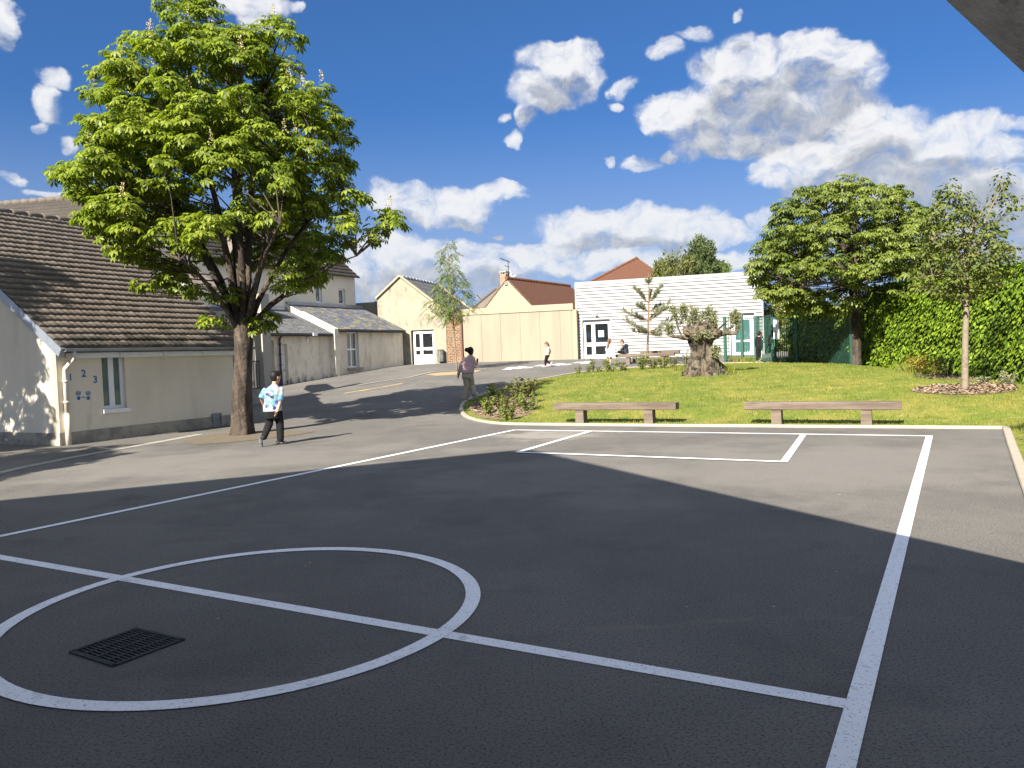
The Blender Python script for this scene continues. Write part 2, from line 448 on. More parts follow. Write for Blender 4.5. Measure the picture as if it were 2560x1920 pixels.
M['wall_annex'] = mat('stained_render', (.72, .65, .52), .9, [((.55, .495, .39), 1.0, .42, .7, .8, (1, 1, .5)), ((.30, .285, .245), 2.6, .50, .70, .7, (1, 1, .3)), ((.10, .096, .088), 4.0, .38, .56, .92, (1, 1, .4), (.55, 2.1)), ((.46, .42, .34), 9, .56, .66, .6, (1, 1, .5))], (50, .15, .008))
M['wall_panel'] = mat('cream_panel', (.275, .245, .182), .9, [((.235, .210, .158), 1.5, .40, .66, .8, (1, 1, .18)), ((.20, .18, .14), 3.5, .60, .76, .4, (1.5, 1.5, .12)), ((.2, .19, .17), 2.0, .60, .72, .5, (1, 1, 1), (.0, .5))], (60, .1, .006))
M['coping'] = mat('cream_coping', (.335, .292, .200), .9, [((.285, .25, .18), 2.0, .45, .7, .7)])
M['plinth'] = mat('grey_plinth', (.36, .325, .26), .9, [((.20, .185, .165), 2.5, .4, .65, .8), ((.13, .12, .11), 7, .55, .72, .6)], (40, .2, .01))
M['zinc'] = mat('zinc_flashing', (.30, .33, .37), .45, [((.22, .24, .27), 3, .4, .7, .7)], metal=.6)
M['pvc'] = mat('beige_pipe', (.60, .545, .45), .5, [((.45, .41, .34), 3, .45, .7, .6)])
M['white_pvc'] = mat('white_window_frame', (.78, .79, .80), .35, [((.68, .69, .70), 3, .45, .7, .5)], spec=.5)
M['glass'] = mat('dark_window_glass', (.012, .014, .016), .03, spec=1.0)
M['glass_lit'] = mat('pale_window_glass', (.10, .13, .15), .04, spec=1.0)
M['glass_teal'] = mat('teal_door_glass', (.045, .11, .105), .06, [((.16, .28, .28), 1.2, .5, .7, .8)], spec=.8)
M['tile'] = mat('brown_roof_tile', (.155, .127, .104), .85, [((.185, .155, .128), 1.5, .42, .65, .8), ((.105, .082, .066), 4.5, .52, .72, .7), ((.27, .24, .19), 16, .66, .74, .5), ((.045, .040, .033), 1.2, .42, .60, .9, None, (2.2, 3.9))], (50, .25, .01))
M['tile_dark'] = mat('weathered_roof_tile', (.050, .042, .036), .9, [((.068, .058, .049), 1.5, .42, .65, .8), ((.048, .042, .036), 4.5, .5, .7, .7)], (50, .25, .01))
M['ridge'] = mat('ridge_tile_clay', (.125, .106, .086), .85, [((.18, .155, .125), 6, .5, .7, .7), ((.10, .085, .07), 3, .5, .7, .6)])
M['tile_red'] = mat('red_brown_roof', (.105, .047, .028), .85, [((.110, .046, .027), 2, .42, .65, .8), ((.060, .028, .019), 6, .52, .72, .7)], [(30, .4, .02)])
M['tile_orange'] = mat('orange_roof_tile', (.155, .066, .032), .85, [((.11, .048, .026), 4, .45, .65, .8)], [(30, .4, .02)])
M['slate'] = brick_mat('slate', (.155, .16, .175), (.088, .094, .108), (.035, .035, .038), .26, .16, .012, 1.7, ((.33, .29, .10), 7, .35))
M['slate_lichen'] = brick_mat('lichen_slate', (.150, .160, .195), (.085, .094, .120), (.04, .04, .045), .30, .18, .012, 1.7, ((.36, .30, .09), 2.6, .75))
M['brick'] = brick_mat('old_brick', (.27, .135, .068), (.105, .062, .045), (.30, .225, .14), .25, .10, .018, 1.0, ((.05, .042, .04), 8, .7))
M['cladding'] = mat('white_metal_cladding', (.36, .36, .355), .45, [((.32, .32, .32), .7, .4, .7, .6, (1, 1, .5)), ((.27, .27, .265), 2.5, .58, .8, .3, (1, 1, .15))], spec=.45)
M['wood_dark'] = mat('dark_rafter', (.055, .045, .038), .8)
M['bench_wood'] = mat('weathered_oak', (.158, .128, .098), .8, [((.095, .068, .052), 6, .42, .62, .85, (.12, 1, 1)), ((.21, .16, .125), 9, .55, .7, .6, (.1, 1, 1)), ((.045, .032, .026), 14, .62, .72, .7, (.08, 1, 1))], (30, .4, .01))
M['bark'] = mat('grey_brown_bark', (.078, .061, .047), .95, [((.032, .025, .020), 6, .42, .58, .95, (1, 1, .18)), ((.14, .115, .09), 5, .52, .70, .7, (1, 1, .3)), ((.11, .06, .035), 3, .62, .75, .5, (1, 1, .4))], [(9, .9, .06), (30, .5, .02)])
M['bark_pale'] = mat('pale_sapling_bark', (.205, .168, .122), .9, [((.13, .105, .08), 9, .45, .65, .8), ((.30, .26, .21), 20, .55, .7, .5)], (25, .5, .01))
M['bark_pine'] = mat('orange_pine_bark', (.20, .125, .075), .9, [((.20, .115, .07), 9, .45, .65, .8)], (25, .5, .01))
M['bark_olive'] = mat('gnarled_olive_bark', (.130, .103, .073), .95, [((.05, .04, .03), 5, .45, .6, .9, (1, 1, .4)), ((.215, .18, .135), 9, .5, .66, .8, (1, 1, .35)), ((.018, .015, .013), 3.2, .52, .61, .97)], [(9, 1.0, .09), (26, .7, .03)])
M['leaf_chestnut'] = mat('chestnut_leaf', (.185, .235, .024), .5, [((.125, .180, .018), .6, .4, .65, .7)], spec=.35, island=.9, trans=.38)
M['leaf_chestnut_far'] = mat('chestnut_leaf_darker', (.155, .195, .034), .55, [((.095, .130, .022), .6, .4, .65, .7)], spec=.35, island=.7, trans=.28)
M['blossom'] = mat('cream_blossom', (.46, .40, .20), .8, island=.5)
M['leaf_pear'] = mat('pear_leaf', (.115, .142, .032), .6, spec=.25, island=.6, trans=.3)
M['leaf_ash'] = mat('ash_leaf', (.120, .170, .034), .55, island=.7, trans=.3)
M['leaf_hedge'] = mat('hedge_leaf', (.165, .250, .020), .5, [((.12, .195, .018), .7, .4, .65, .8)], spec=.4, island=.9, trans=.25)
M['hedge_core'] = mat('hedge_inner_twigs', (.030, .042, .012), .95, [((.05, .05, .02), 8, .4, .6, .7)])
M['leaf_shrub'] = mat('shrub_leaf', (.150, .180, .038), .6, island=.9, trans=.25)
M['leaf_olive'] = mat('olive_leaf', (.185, .195, .100), .6, island=.7, trans=.15)
M['leaf_brown'] = mat('bronze_shrub_leaf', (.150, .155, .046), .7, island=.9, trans=.2)
M['leaf_yellow'] = mat('yellow_shrub_leaf', (.24, .20, .030), .6, island=.7, trans=.25)
M['leaf_cream'] = mat('cream_flowering_leaf', (.36, .34, .19), .7, island=.8)
M['needle'] = mat('grey_green_needle', (.145, .160, .090), .6, island=.6)
M['conifer'] = mat('feathery_conifer_foliage', (.075, .105, .035), .8, island=.8, trans=.15)
M['willow'] = mat('olive_green_foliage', (.115, .125, .035), .8, island=.8, trans=.15)
M['green_metal'] = mat('green_fence_paint', (.020, .075, .055), .5, [((.026, .09, .065), 3, .45, .7, .5)], spec=.5)
M['white_board'] = mat('notice_paper', (.72, .74, .76), .6)
M['pale_poster'] = mat('pale_green_poster', (.62, .74, .70), .7)
M['ink'] = mat('grey_print', (.42, .45, .48), .7)
M['grey_metal'] = mat('grey_metal', (.30, .31, .32), .4, metal=.5)
M['black_metal'] = mat('black_metal', (.02, .02, .022), .5)
M['cast_iron'] = mat('cast_iron', (.035, .036, .038), .65, [((.07, .065, .06), 20, .5, .7, .6)], (40, .3, .004), metal=.3)
M['pit'] = mat('dark_pit', (.008, .008, .008), .95)
M['concrete'] = mat('weathered_concrete', (.42, .405, .37), .9, [((.28, .27, .25), 2.5, .42, .65, .8), ((.11, .11, .10), 9, .58, .74, .7), ((.40, .39, .36), 5, .58, .72, .5)], [(18, .5, .03), (60, .3, .008)])
M['porch'] = mat('porch_render', (.40, .365, .30), .9, [((.32, .295, .25), 2, .4, .65, .7, (1, 1, .3))])
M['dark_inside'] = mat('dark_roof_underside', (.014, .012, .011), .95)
M['blue_paint'] = mat('blue_wall_paint', (.045, .16, .36), .8, [((.45, .41, .34), 40, .60, .72, .5)])
M['chimney_brick'] = brick_mat('chimney_brick', (.38, .19, .10), (.25, .12, .07), (.45, .38, .28), .2, .07, .012)
M['skin_light'] = mat('light_skin', (.50, .29, .20), .55)
M['skin_dark'] = mat('dark_skin', (.075, .042, .032), .5)
M['hair_black'] = mat('black_hair', (.006, .0055, .0055), .6, [((.02, .017, .015), 60, .55, .7, .7)], (70, .5, .006))
M['hair_brown'] = mat('brown_hair', (.10, .058, .034), .55, [((.17, .11, .065), 50, .5, .7, .7)], (70, .5, .006))
M['eye'] = mat('eye', (.02, .015, .012), .2)
# ------------------------------------------------------------------ the lie of the land
LAWN = [(8.59, 13.49), (6.18, 14.64), (3.43, 15.96), (1.5, 16.92), (.06, 17.67), (-.50, 18.25), (-.92, 19.1), (-1.24, 20.1), (-1.40, 21.2), (-1.48, 22.5), (-1.42, 23.7), (-1.05, 25.2), (-.45, 26.9), (.3, 28.94), (1.4, 30.9), (2.67, 32.86), (4.2, 34.3), (6.5, 35.2), (10.2, 35.4), (12.2, 34.2), (13.5, 31), (13.9, 28), (14.0, 2), (1.85, 2.2), (2.9, 3.96), (5.82, 8.85)]
def Rz(x, y):
    y0 = 18 + 1.15 * max(0, -4 - x)
    s = y - y0; k = .053
    z = 0 if s <= 0 else (k * s * s / 6 if s < 3 else k * (s - 1.5))
    c = 1.30
    if z > c - .2: z = c - .2 + .2 * (1 - math.exp(-(z - c + .2) / .2))
    return z
def inside(x, y, P=LAWN):
    r = False; n = len(P)
    for i in range(n):
        x1, y1 = P[i]; x2, y2 = P[i - 1]
        if (y1 > y) != (y2 > y) and x < (x2 - x1) * (y - y1) / (y2 - y1) + x1: r = not r
    return r
def bdist(x, y, P=LAWN):
    b = 1e9; n = len(P)
    for i in range(n):
        x1, y1 = P[i]; x2, y2 = P[i - 1]
        dx, dy = x2 - x1, y2 - y1
        t = max(0, min(1, ((x - x1) * dx + (y - y1) * dy) / (dx * dx + dy * dy)))
        b = min(b, math.hypot(x - x1 - t * dx, y - y1 - t * dy))
    return b
def Gz(x, y):
    r = Rz(x, y)
    if not inside(x, y): return r
    d1 = x * .47 + (y - 18) * .88
    d2 = (x - 8.59) * .855 - (y - 13.49) * .52
    d = max(d1, d2, 0)
    l = .92 * math.tanh(d / 10.5)
    b = min(1, bdist(x, y) / 2.2); b = b * b * (3 - 2 * b)
    return r + (l - r) * b + .015
def hit(px, py, f=Gz):
    d = ray(px, py); y = 1.5
    while y < 90:
        t = y / d.y
        if EYE + d.z * t <= f(d.x * t, y):
            lo, hi = y - .25, y
            for _ in range(24):
                m = (lo + hi) / 2; t = m / d.y
                if EYE + d.z * t <= f(d.x * t, m): hi = m
                else: lo = m
            t = hi / d.y
            return Vector((d.x * t, hi, f(d.x * t, hi)))
        y += .25
    raise ValueError((px, py))
def cdt_mesh(name, zf, pts, loops, keep, material):
    vs = [Vector(p) for p in pts]; ed = []
    for L in loops:
        o = len(vs); vs += [Vector(p) for p in L]
        ed += [(o + i, o + (i + 1) % len(L)) for i in range(len(L))]
    v, e, f, *_ = delaunay_2d_cdt(vs, ed, [], 0, 1e-5)
    fs = []
    for t in f:
        cx = sum(v[i].x for i in t) / len(t); cy = sum(v[i].y for i in t) / len(t)
        if keep(cx, cy): fs.append(tuple(t))
    me = bpy.data.meshes.new(name)
    me.from_pydata([(p.x, p.y, zf(p.x, p.y)) for p in v], [], fs)
    bm = bmesh.new(); bm.from_mesh(me)
    bmesh.ops.delete(bm, geom=[q for q in bm.verts if not q.link_faces], context='VERTS')
    bmesh.ops.recalc_face_normals(bm, faces=bm.faces[:])
    if sum(q.normal.z for q in bm.faces) < 0: bmesh.ops.reverse_faces(bm, faces=bm.faces[:])
    bm.to_mesh(me); bm.free()
    return link(name, me, material, None, True)
def dense(P, step=.5):
    out = []
    for i in range(len(P)):
        a = Vector(P[i]); b = Vector(P[(i + 1) % len(P)])
        n = max(1, int((b - a).length / step))
        out += [tuple(a.lerp(b, k / n)) for k in range(n)]
    return out
def catmull(P, closed, sub=4):
    out = []; n = len(P)
    for i in range(n if closed else n - 1):
        p = [Vector(P[(i + k) % n] if closed else P[max(0, min(n - 1, i + k))]) for k in (-1, 0, 1, 2)]
        for j in range(sub):
            t = j / sub
            out.append(.5 * ((2 * p[1]) + (p[2] - p[0]) * t + (2 * p[0] - 5 * p[1] + 4 * p[2] - p[3]) * t * t + (3 * p[1] - p[0] - 3 * p[2] + p[3]) * t ** 3))
    if not closed: out.append(Vector(P[-1]))
    return out
# the drain: measured corners on the ground
DR = [hit(*p).xy for p in [(175, 1632), (340, 1573), (460, 1602), (285, 1668)]]
DRL = [tuple(p) for p in DR]
LAWN_D = dense(LAWN, .6)
gx = [-900, -300, -120, -60] + [-40 + .9 * i for i in range(90)] + [60, 120, 300, 900]
gy = [-300, -100, -40] + [-14 + .9 * i for i in range(86)] + [80, 120, 300, 1500]
gp = [(x + .013 * ((i * 7) % 5), y) for i, x in enumerate(gx) for y in gy if not inside(x, y) and not inside(x, y, DRL)]
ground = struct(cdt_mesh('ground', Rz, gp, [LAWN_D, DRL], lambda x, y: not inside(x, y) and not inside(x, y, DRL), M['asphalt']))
lp = [(x * .5 + .01, y * .5 + .013) for x in range(-6, 30) for y in range(4, 72)]
lp = [p for p in lp if inside(*p) and bdist(*p) > .15]
lawn = struct(cdt_mesh('lawn', Gz, lp, [LAWN_D], inside, M['lawn']))
def ribbon(name, pts, w, lift, material, step=.3, zf=Rz, kind=True):
    """a painted stripe lying on the ground along a polyline"""
    mb = MB()
    for a, b in zip(pts[:-1], pts[1:]):
        strip(mb, a, b, w, lift, step, zf)
    o = mb.build(name, material)
    return struct(o) if kind else o
def strip(mb, a, b, w, lift, step=.3, zf=Rz):
    a = Vector(a[:2]); b = Vector(b[:2]); d = (b - a); L = d.length; d.normalize(); n = Vector((-d.y, d.x))
    k = max(1, int(L / step)); vs = []; fs = []
    for i in range(k + 1):
        p = a.lerp(b, i / k)
        for s in (-1, 1):
            q = p + n * (s * w / 2)
            vs.append((q.x, q.y, zf(q.x, q.y) + lift))
        if i: fs.append((2 * i - 2, 2 * i, 2 * i + 1, 2 * i - 1))
    mb.add(vs, fs)
def sheet(name, poly, lift, material, zf=Rz, step=.35):
    P = dense([tuple(p)[:2] for p in poly], step)
    xs = [p[0] for p in P]; ys = [p[1] for p in P]
    pts = []; x = min(xs)
    while x < max(xs):
        y = min(ys)
        while y < max(ys):
            if inside(x, y, P) and bdist(x, y, P) > .08: pts.append((x, y))
            y += step
        x += step
    return struct(cdt_mesh(name, lambda x, y: zf(x, y) + lift, pts, [P], lambda x, y: inside(x, y, P), material))
# court lines: goal line, two sidelines, halfway line, centre circle, goal area
LW = .10
GL, GR = Vector((.03, 16.45)), Vector((6.91, 12.86))
sdir = Vector((-.497, -.868)).normalized()
RSB = GR + sdir * 19.5; LSB = GL + sdir * 19.5
mb = MB()
strip(mb, GL, GR, LW, .004); o = mb
strip(mb, GR, RSB, LW, .0065); strip(mb, GL, LSB, LW, .0065)
strip(mb, RSB, LSB, LW, .004)
HL, HR = GL + sdir * 10.73, GR + sdir * 10.95
strip(mb, HL, HR, LW, .004)
strip(mb, (1.56, 15.62), (.05, 12.62), LW, .009); strip(mb, (.05, 12.62), (3.67, 10.54), LW, .0115); strip(mb, (3.67, 10.54), (5.15, 13.74), LW, .009)
cc, cr = Vector((-1.79, 5.09)), 1.48
n = 96
vs = []; fs = []
for i in range(n):
    a = 2 * math.pi * i / n
    for r in (cr - LW / 2, cr + LW / 2): vs.append((cc.x + r * math.cos(a), cc.y + r * math.sin(a), .0065))
    j = (i + 1) % n
    fs.append((2 * i, 2 * i + 1, 2 * j + 1, 2 * j))
mb.add(vs, fs)
struct(mb.build('court_markings', M['paint']))
# kerb round the lawn
KP = catmull(LAWN[:22], False, 3)
kb = MB(); prev = None
fr = []
for i, p in enumerate(KP):
    d = (KP[min(i + 1, len(KP) - 1)] - KP[max(i - 1, 0)]); d = Vector((d.x, d.y)).normalized(); nrm = Vector((-d.y, d.x))
    z = Rz(p.x, p.y)
    fr.append([Vector((*(p.xy + nrm * s * .055), z + h)) for s, h in ((-1, -.2), (-1, .035), (-.8, .05), (.8, .05), (1, .035), (1, -.2))])
kb.loft(fr)
fr = []
for p in [LAWN[0], (7.2, 11.17), LAWN[-1], (4.4, 6.45), LAWN[-2]]:
    p = Vector(p); d = Vector((-.513, -.859)); nrm = Vector((-d.y, d.x))
    fr.append([Vector((*(p + nrm * s * .06), h)) for s, h in ((-1, -.2), (-1, .03), (-.8, .045), (.8, .045), (1, .03), (1, -.2))])
kb.loft(fr)
struct(kb.build('lawn_kerb', M['kerb']))
# concrete strips, soil and sand in the yard
ribbon('edging_strip', [hit(-60, 1196, Rz), hit(60, 1168, Rz), hit(170, 1146, Rz), hit(300, 1122, Rz), hit(420, 1101, Rz), hit(500, 1086, Rz)], .22, .006, M['edging'])
ribbon('yard_edging', [hit(*p, Rz) for p in [(893, 964), (960, 953), (1020, 945), (1085, 930), (1150, 926), (1215, 922)]], .17, .02, M['kerb'])
sheet('sand_pit', [hit(*p, Rz) for p in [(1062, 936.5), (1095, 932), (1150, 928.5), (1205, 925), (1190, 931), (1140, 937), (1090, 940)]], .008, M['sand'], step=.5)
sheet('soil_patch', [hit(*p, Rz) for p in [(455, 1104), (500, 1092), (560, 1083), (640, 1078), (720, 1076), (790, 1079), (740, 1088), (660, 1098), (560, 1108), (490, 1112)]], .007, M['soil'])
hb = MB()
for k in range(9):
    for r in range(2):
        a = hit(1272 + k * 24 + r * 6, 923.2 - k * 1.9 - r * 3.2, Rz)
        ax = Vector((.93, -.36, 0)); ay = Vector((.36, .93, 0))
        if (k + r) % 4 == 3: continue
        hb.add([a + ax * sx * .22 + ay * sy * .36 + Vector((0, 0, .012 + .053 * sy * .33)) for sx, sy in ((-1, -1), (1, -1), (1, 1), (-1, 1))], [(0, 1, 2, 3)])
struct(hb.build('hopscotch_marking', M['paint']))
cb = MB()
pp = [hit(*p, Rz) for p in [(862, 983), (900, 977), (925, 973), (950, 969), (975, 965), (1005, 959.5)]]
for a, b, w in zip(pp[:-1], pp[1:], (.12, .2, .1, .12, .1)): strip(cb, a, b, w, .005)
struct(cb.build('chalk_drawing', M['chalk_yellow']))
cb = MB()
pp = [hit(*p, Rz) for p in [(958, 966.8), (985, 962.2), (1012, 957.2)]]
for a, b in zip(pp[:-1], pp[1:]): strip(cb, a, b, .14, .009)
struct(cb.build('chalk_drawing', M['chalk_pale']))
# ------------------------------------------------------------------ facades
class Frame:
    def __init__(s, a, b, z=0.0):
        s.o = Vector((a[0], a[1])); d = Vector((b[0], b[1])) - s.o
        s.L = d.length; s.d = d.normalized(); s.n = Vector((s.d.y, -s.d.x)); s.z0 = z
        s.ang = math.atan2(s.d.y, s.d.x)
    def P(s, u, z, w=0.0):
        q = s.o + s.d * u + s.n * w
        return Vector((q.x, q.y, z))
    def uv(s, px, py, w=0.0):
        r = ray(px, py); o = s.o + s.n * w
        t = (o.x * s.n.x + o.y * s.n.y) / (r.x * s.n.x + r.y * s.n.y)
        q = Vector((r.x * t, r.y * t)) - s.o
        return q.dot(s.d), EYE + r.z * t
    def rect(s, x0, y0, x1, y1, w=0.0):
        """wall rectangle (u0,z0,u1,z1) seen between two picture corners"""
        u0, za = s.uv(x0, y0, w); u1, zb = s.uv(x1, y1, w)
        return (min(u0, u1), min(za, zb), max(u0, u1), max(za, zb))
    def ax(s):
        return (Vector((s.d.x, s.d.y, 0)), Vector((s.n.x, s.n.y, 0)), Vector((0, 0, 1)))
    def box(s, mb, u0, z0, u1, z1, w0, w1):
        return mb.box(s.P((u0 + u1) / 2, (z0 + z1) / 2, (w0 + w1) / 2), (u1 - u0, w1 - w0, z1 - z0), s.ax())
    def thing(s, name, label, cat, group=None):
        return thing(name, label, cat, (s.o.x, s.o.y, s.z0), s.ang, group)
def facade(mb, F, outline, holes=(), thick=.3, reveal=.18, w=0.0):
    vs = [Vector(p) for p in outline]; n = len(vs)
    ed = [(i, (i + 1) % n) for i in range(n)]
    for (a, b, c, d) in holes:
        o = len(vs); vs += [Vector(p) for p in ((a, b), (c, b), (c, d), (a, d))]
        ed += [(o + i, o + (i + 1) % 4) for i in range(4)]
    v, e, f, *_ = delaunay_2d_cdt(vs, ed, [], 0, 1e-5)
    fs = []
    for t in f:
        cx = sum(v[i].x for i in t) / len(t); cy = sum(v[i].y for i in t) / len(t)
        if inside(cx, cy, [tuple(p) for p in outline]) and not any(a < cx < c and b < cy < d for (a, b, c, d) in holes): fs.append(tuple(t))
    mb.add([F.P(p.x, p.y, w) for p in v], fs)
    mb.add([F.P(p[0], p[1], w) for p in outline] + [F.P(p[0], p[1], w - thick) for p in outline], [(i, (i + 1) % n, n + (i + 1) % n, n + i) for i in range(n)] + [tuple(range(n, 2 * n))])
    for (a, b, c, d) in holes:
        q = ((a, b), (c, b), (c, d), (a, d))
        mb.add([F.P(x, z, w) for x, z in q] + [F.P(x, z, w - reveal) for x, z in q], [(i, (i + 1) % 4, 4 + (i + 1) % 4, 4 + i) for i in range(4)])
    return mb
def glazing(parent, F, R, w, cols=(.5,), rows=(), fw=.07, name='window', glass='glass', kick=0.0, mull=.08, frame='white_pvc', handle=None, handle_mat='grey_metal'):
    """frame with mullions in the opening R, its panes a sub-part; kick = solid lower panel height"""
    u0, z0, u1, z1 = R; W = u1 - u0; H = z1 - z0
    mb = MB()
    F.box(mb, u0, z0, u0 + fw, z1, w - .06, w); F.box(mb, u1 - fw, z0, u1, z1, w - .06, w)
    F.box(mb, u0 + fw, z1 - fw, u1 - fw, z1, w - .06, w); F.box(mb, u0 + fw, z0, u1 - fw, z0 + fw, w - .06, w)
    for c in cols:
        F.box(mb, u0 + c * W - mull / 2, z0 + fw, u0 + c * W + mull / 2, z1 - fw, w - .06, w - .003)
    for r in rows:
        F.box(mb, u0 + fw, z0 + r * H - mull / 2, u1 - fw, z0 + r * H + mull / 2, w - .057, w - .006)
    if kick:
        F.box(mb, u0 + fw, z0 + fw, u1 - fw, z0 + kick, w - .055, w - .012)
        F.box(mb, u0 + fw + .1, z0 + fw + .08, u0 + cols[0] * W - .1, z0 + kick - .08, w - .02, w - .004) if cols else None
        F.box(mb, u0 + (cols[0] if cols else 0) * W + .1, z0 + fw + .08, u1 - fw - .1, z0 + kick - .08, w - .02, w - .004)
    o = mb.build(name, M[frame], parent)
    g = MB(); F.box(g, u0 + fw * .5, z0 + fw * .5, u1 - fw * .5, z1 - fw * .5, w - .045, w - .028)
    g.build('pane', M[glass], o)
    if handle:
        h = MB(); hu, hz = u0 + handle[0] * W, z0 + handle[1] * H
        F.box(h, hu - .015, hz - .08, hu + .015, hz + .08, w, w + .012); F.box(h, hu - .01, hz - .01, hu + handle[2], hz + .012, w + .035, w + .05); F.box(h, hu - .01, hz - .01, hu + .01, hz + .01, w + .012, w + .035)
        h.build('handle', M[handle_mat], o)
    return o
def tile_roof(name, material, parent, o, al, up, L, S, course=.27, wave=.155, amp=.013, lip=.055, seg=6, smooth=False):
    al = Vector(al).normalized(); up = Vector(up).normalized(); nr = al.cross(up)
    if nr.z < 0: nr = -nr
    nu = max(2, int(L / wave * seg)); nc = max(1, round(S / course)); course = S / nc
    u = np.linspace(0, L, nu + 1)
    jit = np.repeat(rng.normal(0, .004, (nc, nu // seg + 2)), seg, axis=1)[:, :nu + 1]
    hgt = amp * np.abs(np.sin(np.pi * u / wave)) ** .8
    o = np.array(o); al = np.array(al); up = np.array(up); nr = np.array(nr)
    V = []; Fc = []
    for c in range(nc):
        rows = [(c * course, -.015 + 0 * hgt), (c * course, lip + hgt + jit[c]), ((c + 1) * course + .02, hgt * .85 + jit[c])]
        b = len(V) * (nu + 1)
        for s, h in rows:
            V.append(o + u[:, None] * al + s * up + h[:, None] * nr)
        for r in range(2):
            i = np.arange(nu)
            a = b + r * (nu + 1) + i
            Fc.append(np.stack([a, a + 1, a + nu + 2, a + nu + 1], 1))
    return np_mesh(name, np.concatenate(V), np.concatenate(Fc), material, parent, smooth)
def ridge_caps(mb, a, b, r=.12, step=.4):
    a = Vector(a); b = Vector(b); d = b - a; n = max(1, int(d.length / step)); d /= n
    for i in range(n):
        p = a + d * i
        mb.tube([p - d * .06, p + d * .15, p + d * 1.02], [r * 1.18, r * 1.05, r * .92], 10)
def text_mesh(txt, size):
    c = bpy.data.curves.new('t', 'FONT'); c.body = txt; c.size = size; c.align_x = 'CENTER'; c.align_y = 'CENTER'; c.extrude = .002; c.offset = size * .025
    o = bpy.data.objects.new('t', c); COL.objects.link(o)
    dg = bpy.context.evaluated_depsgraph_get()
    me = bpy.data.meshes.new_from_object(o.evaluated_get(dg))
    vs = [v.co.copy() for v in me.vertices]; fs = [tuple(p.vertices) for p in me.polygons]
    bpy.data.objects.remove(o); bpy.data.curves.remove(c); bpy.data.meshes.remove(me)
    return vs, fs
# ------------------------------------------------------------------ the small tiled house on the left
hA = hit(152, 1114.5, Rz); hB = hit(611, 1057.5, Rz)
FH = Frame(hA.xy, hB.xy)
dp = Vector((-FH.n.x, -FH.n.y))
FV = Frame(hB.xy, hB.xy + dp)                       # the far verge plane
RW, RZ = FV.uv(268, 580)
EZ = FH.uv(350, 862)[1]
tanp = (RZ - EZ) / RW
print('house', hA, hB, RW, RZ, EZ, math.degrees(math.atan(tanp)))
hC = hA.xy + dp * 2 * RW
FG = Frame(hC, hA.xy)
house = FH.thing('tiled_house', 'low beige house with brown tiled roof and blue painted numbers, at the left edge', 'house')
mb = MB()
win = FH.rect(251, 880, 317.5, 1019)
facade(mb, FH, [(0, -.3), (FH.L, -.3), (FH.L, EZ + .05), (0, EZ + .05)], [win], .3, .16)
WG = 2 * RW
facade(mb, FG, [(0, -.3), (WG - .002, -.3), (WG - .002, EZ), (RW, EZ + tanp * RW), (0, EZ)], [], .3)
facade(mb, Frame(hB.xy + dp * WG, hC), [(0, -.3), (FH.L, -.3), (FH.L, EZ), (0, EZ)], [], .3)
facade(mb, Frame(hB.xy, hB.xy + dp * WG), [(0, -.3), (WG, -.3), (WG, EZ), (RW, EZ + tanp * RW), (0, EZ)], [], .3, w=.002)
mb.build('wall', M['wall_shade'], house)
mb = MB()
FH.box(mb, -.012, -.3, FH.L, .13, -.2, .035); FH.box(mb, -.010, .13, FH.L, .27, -.2, .022)
FG.box(mb, 0, -.3, WG + .03, .13, -.2, .036); FG.box(mb, 0, .13, WG + .02, .27, -.2, .024)
mb.build('plinth', M['plinth'], house)
up3 = Vector((dp.x, dp.y, tanp)).normalized()
al3 = Vector((FH.d.x, FH.d.y, 0)); n3 = al3.cross(up3); n3 = n3 if n3.z > 0 else -n3
OV = .32; e0 = FH.P(-.10, EZ - OV * tanp + .16, OV)
SL = (RW + OV) / math.cos(math.atan(tanp))
roof = tile_roof('roof', M['tile'], house, e0, al3, up3, FH.L + .22, SL)
mb = MB()
q = [e0 - n3 * .02, e0 + al3 * (FH.L + .22) - n3 * .02, e0 + al3 * (FH.L + .22) + up3 * SL - n3 * .02, e0 + up3 * SL - n3 * .02]
mb.prism(q, -n3 * .10)
bk = Vector((-up3.x, -up3.y, up3.z)); top = e0 + up3 * SL
mb.prism([top, top + al3 * (FH.L + .22), top + al3 * (FH.L + .22) - bk * SL, top - bk * SL], Vector((0, 0, -.10)))
mb.build('roof_board', M['wood_dark'], roof)
mb = MB(); ridge_caps(mb, top + al3 * -.05 + Vector((0, 0, -.01)), top + al3 * (FH.L + .24) + Vector((0, 0, -.01)), .105)
mb.build('ridge_tiles', M['ridge'], roof, True)
mb = MB()                                            # zinc strip under the near verge
a = FG.P(WG + OV, EZ - OV * tanp + .05, .06); b = FG.P(RW, EZ + tanp * RW + .05, .06)
mb.bar(a, b, .10, .20, n3); a2 = FG.P(-OV, EZ - OV * tanp + .05, .06)
mb.bar(a2, b, .10, .20, (-n3.x, -n3.y, n3.z))
mb.build('verge_flashing', M['zinc'], house)
mb = MB()
gz = e0.z - .03
fa, fb = FH.P(-.05, gz, OV + .07), FH.P(FH.L + .1, gz, OV + .07)
mb.loft([[p + Vector((FH.n.x, FH.n.y, 0)) * (.065 * math.cos(t)) + Vector((0, 0, .065 * math.sin(t))) for t in [math.pi * k / 8 for k in range(8, 17)]] + [p + Vector((FH.n.x, FH.n.y, 0)) * (.055 * math.cos(t)) + Vector((0, 0, .055 * math.sin(t) + .004)) for t in [math.pi * k / 8 for k in range(16, 7, -1)]] for p in (fa, fb)])
mb.build('gutter', M['zinc'], house)
mb = MB()
u = .22
while u < FH.L - .1:
    FH.box(mb, u, gz - .20, min(u + 1.14, FH.L), gz - .085, 0.0, .20); u += 1.16
mb.build('soffit_board', M['white_pvc'], house)
up_ = FH.uv(163, 950, .07)[0]
mb = MB()
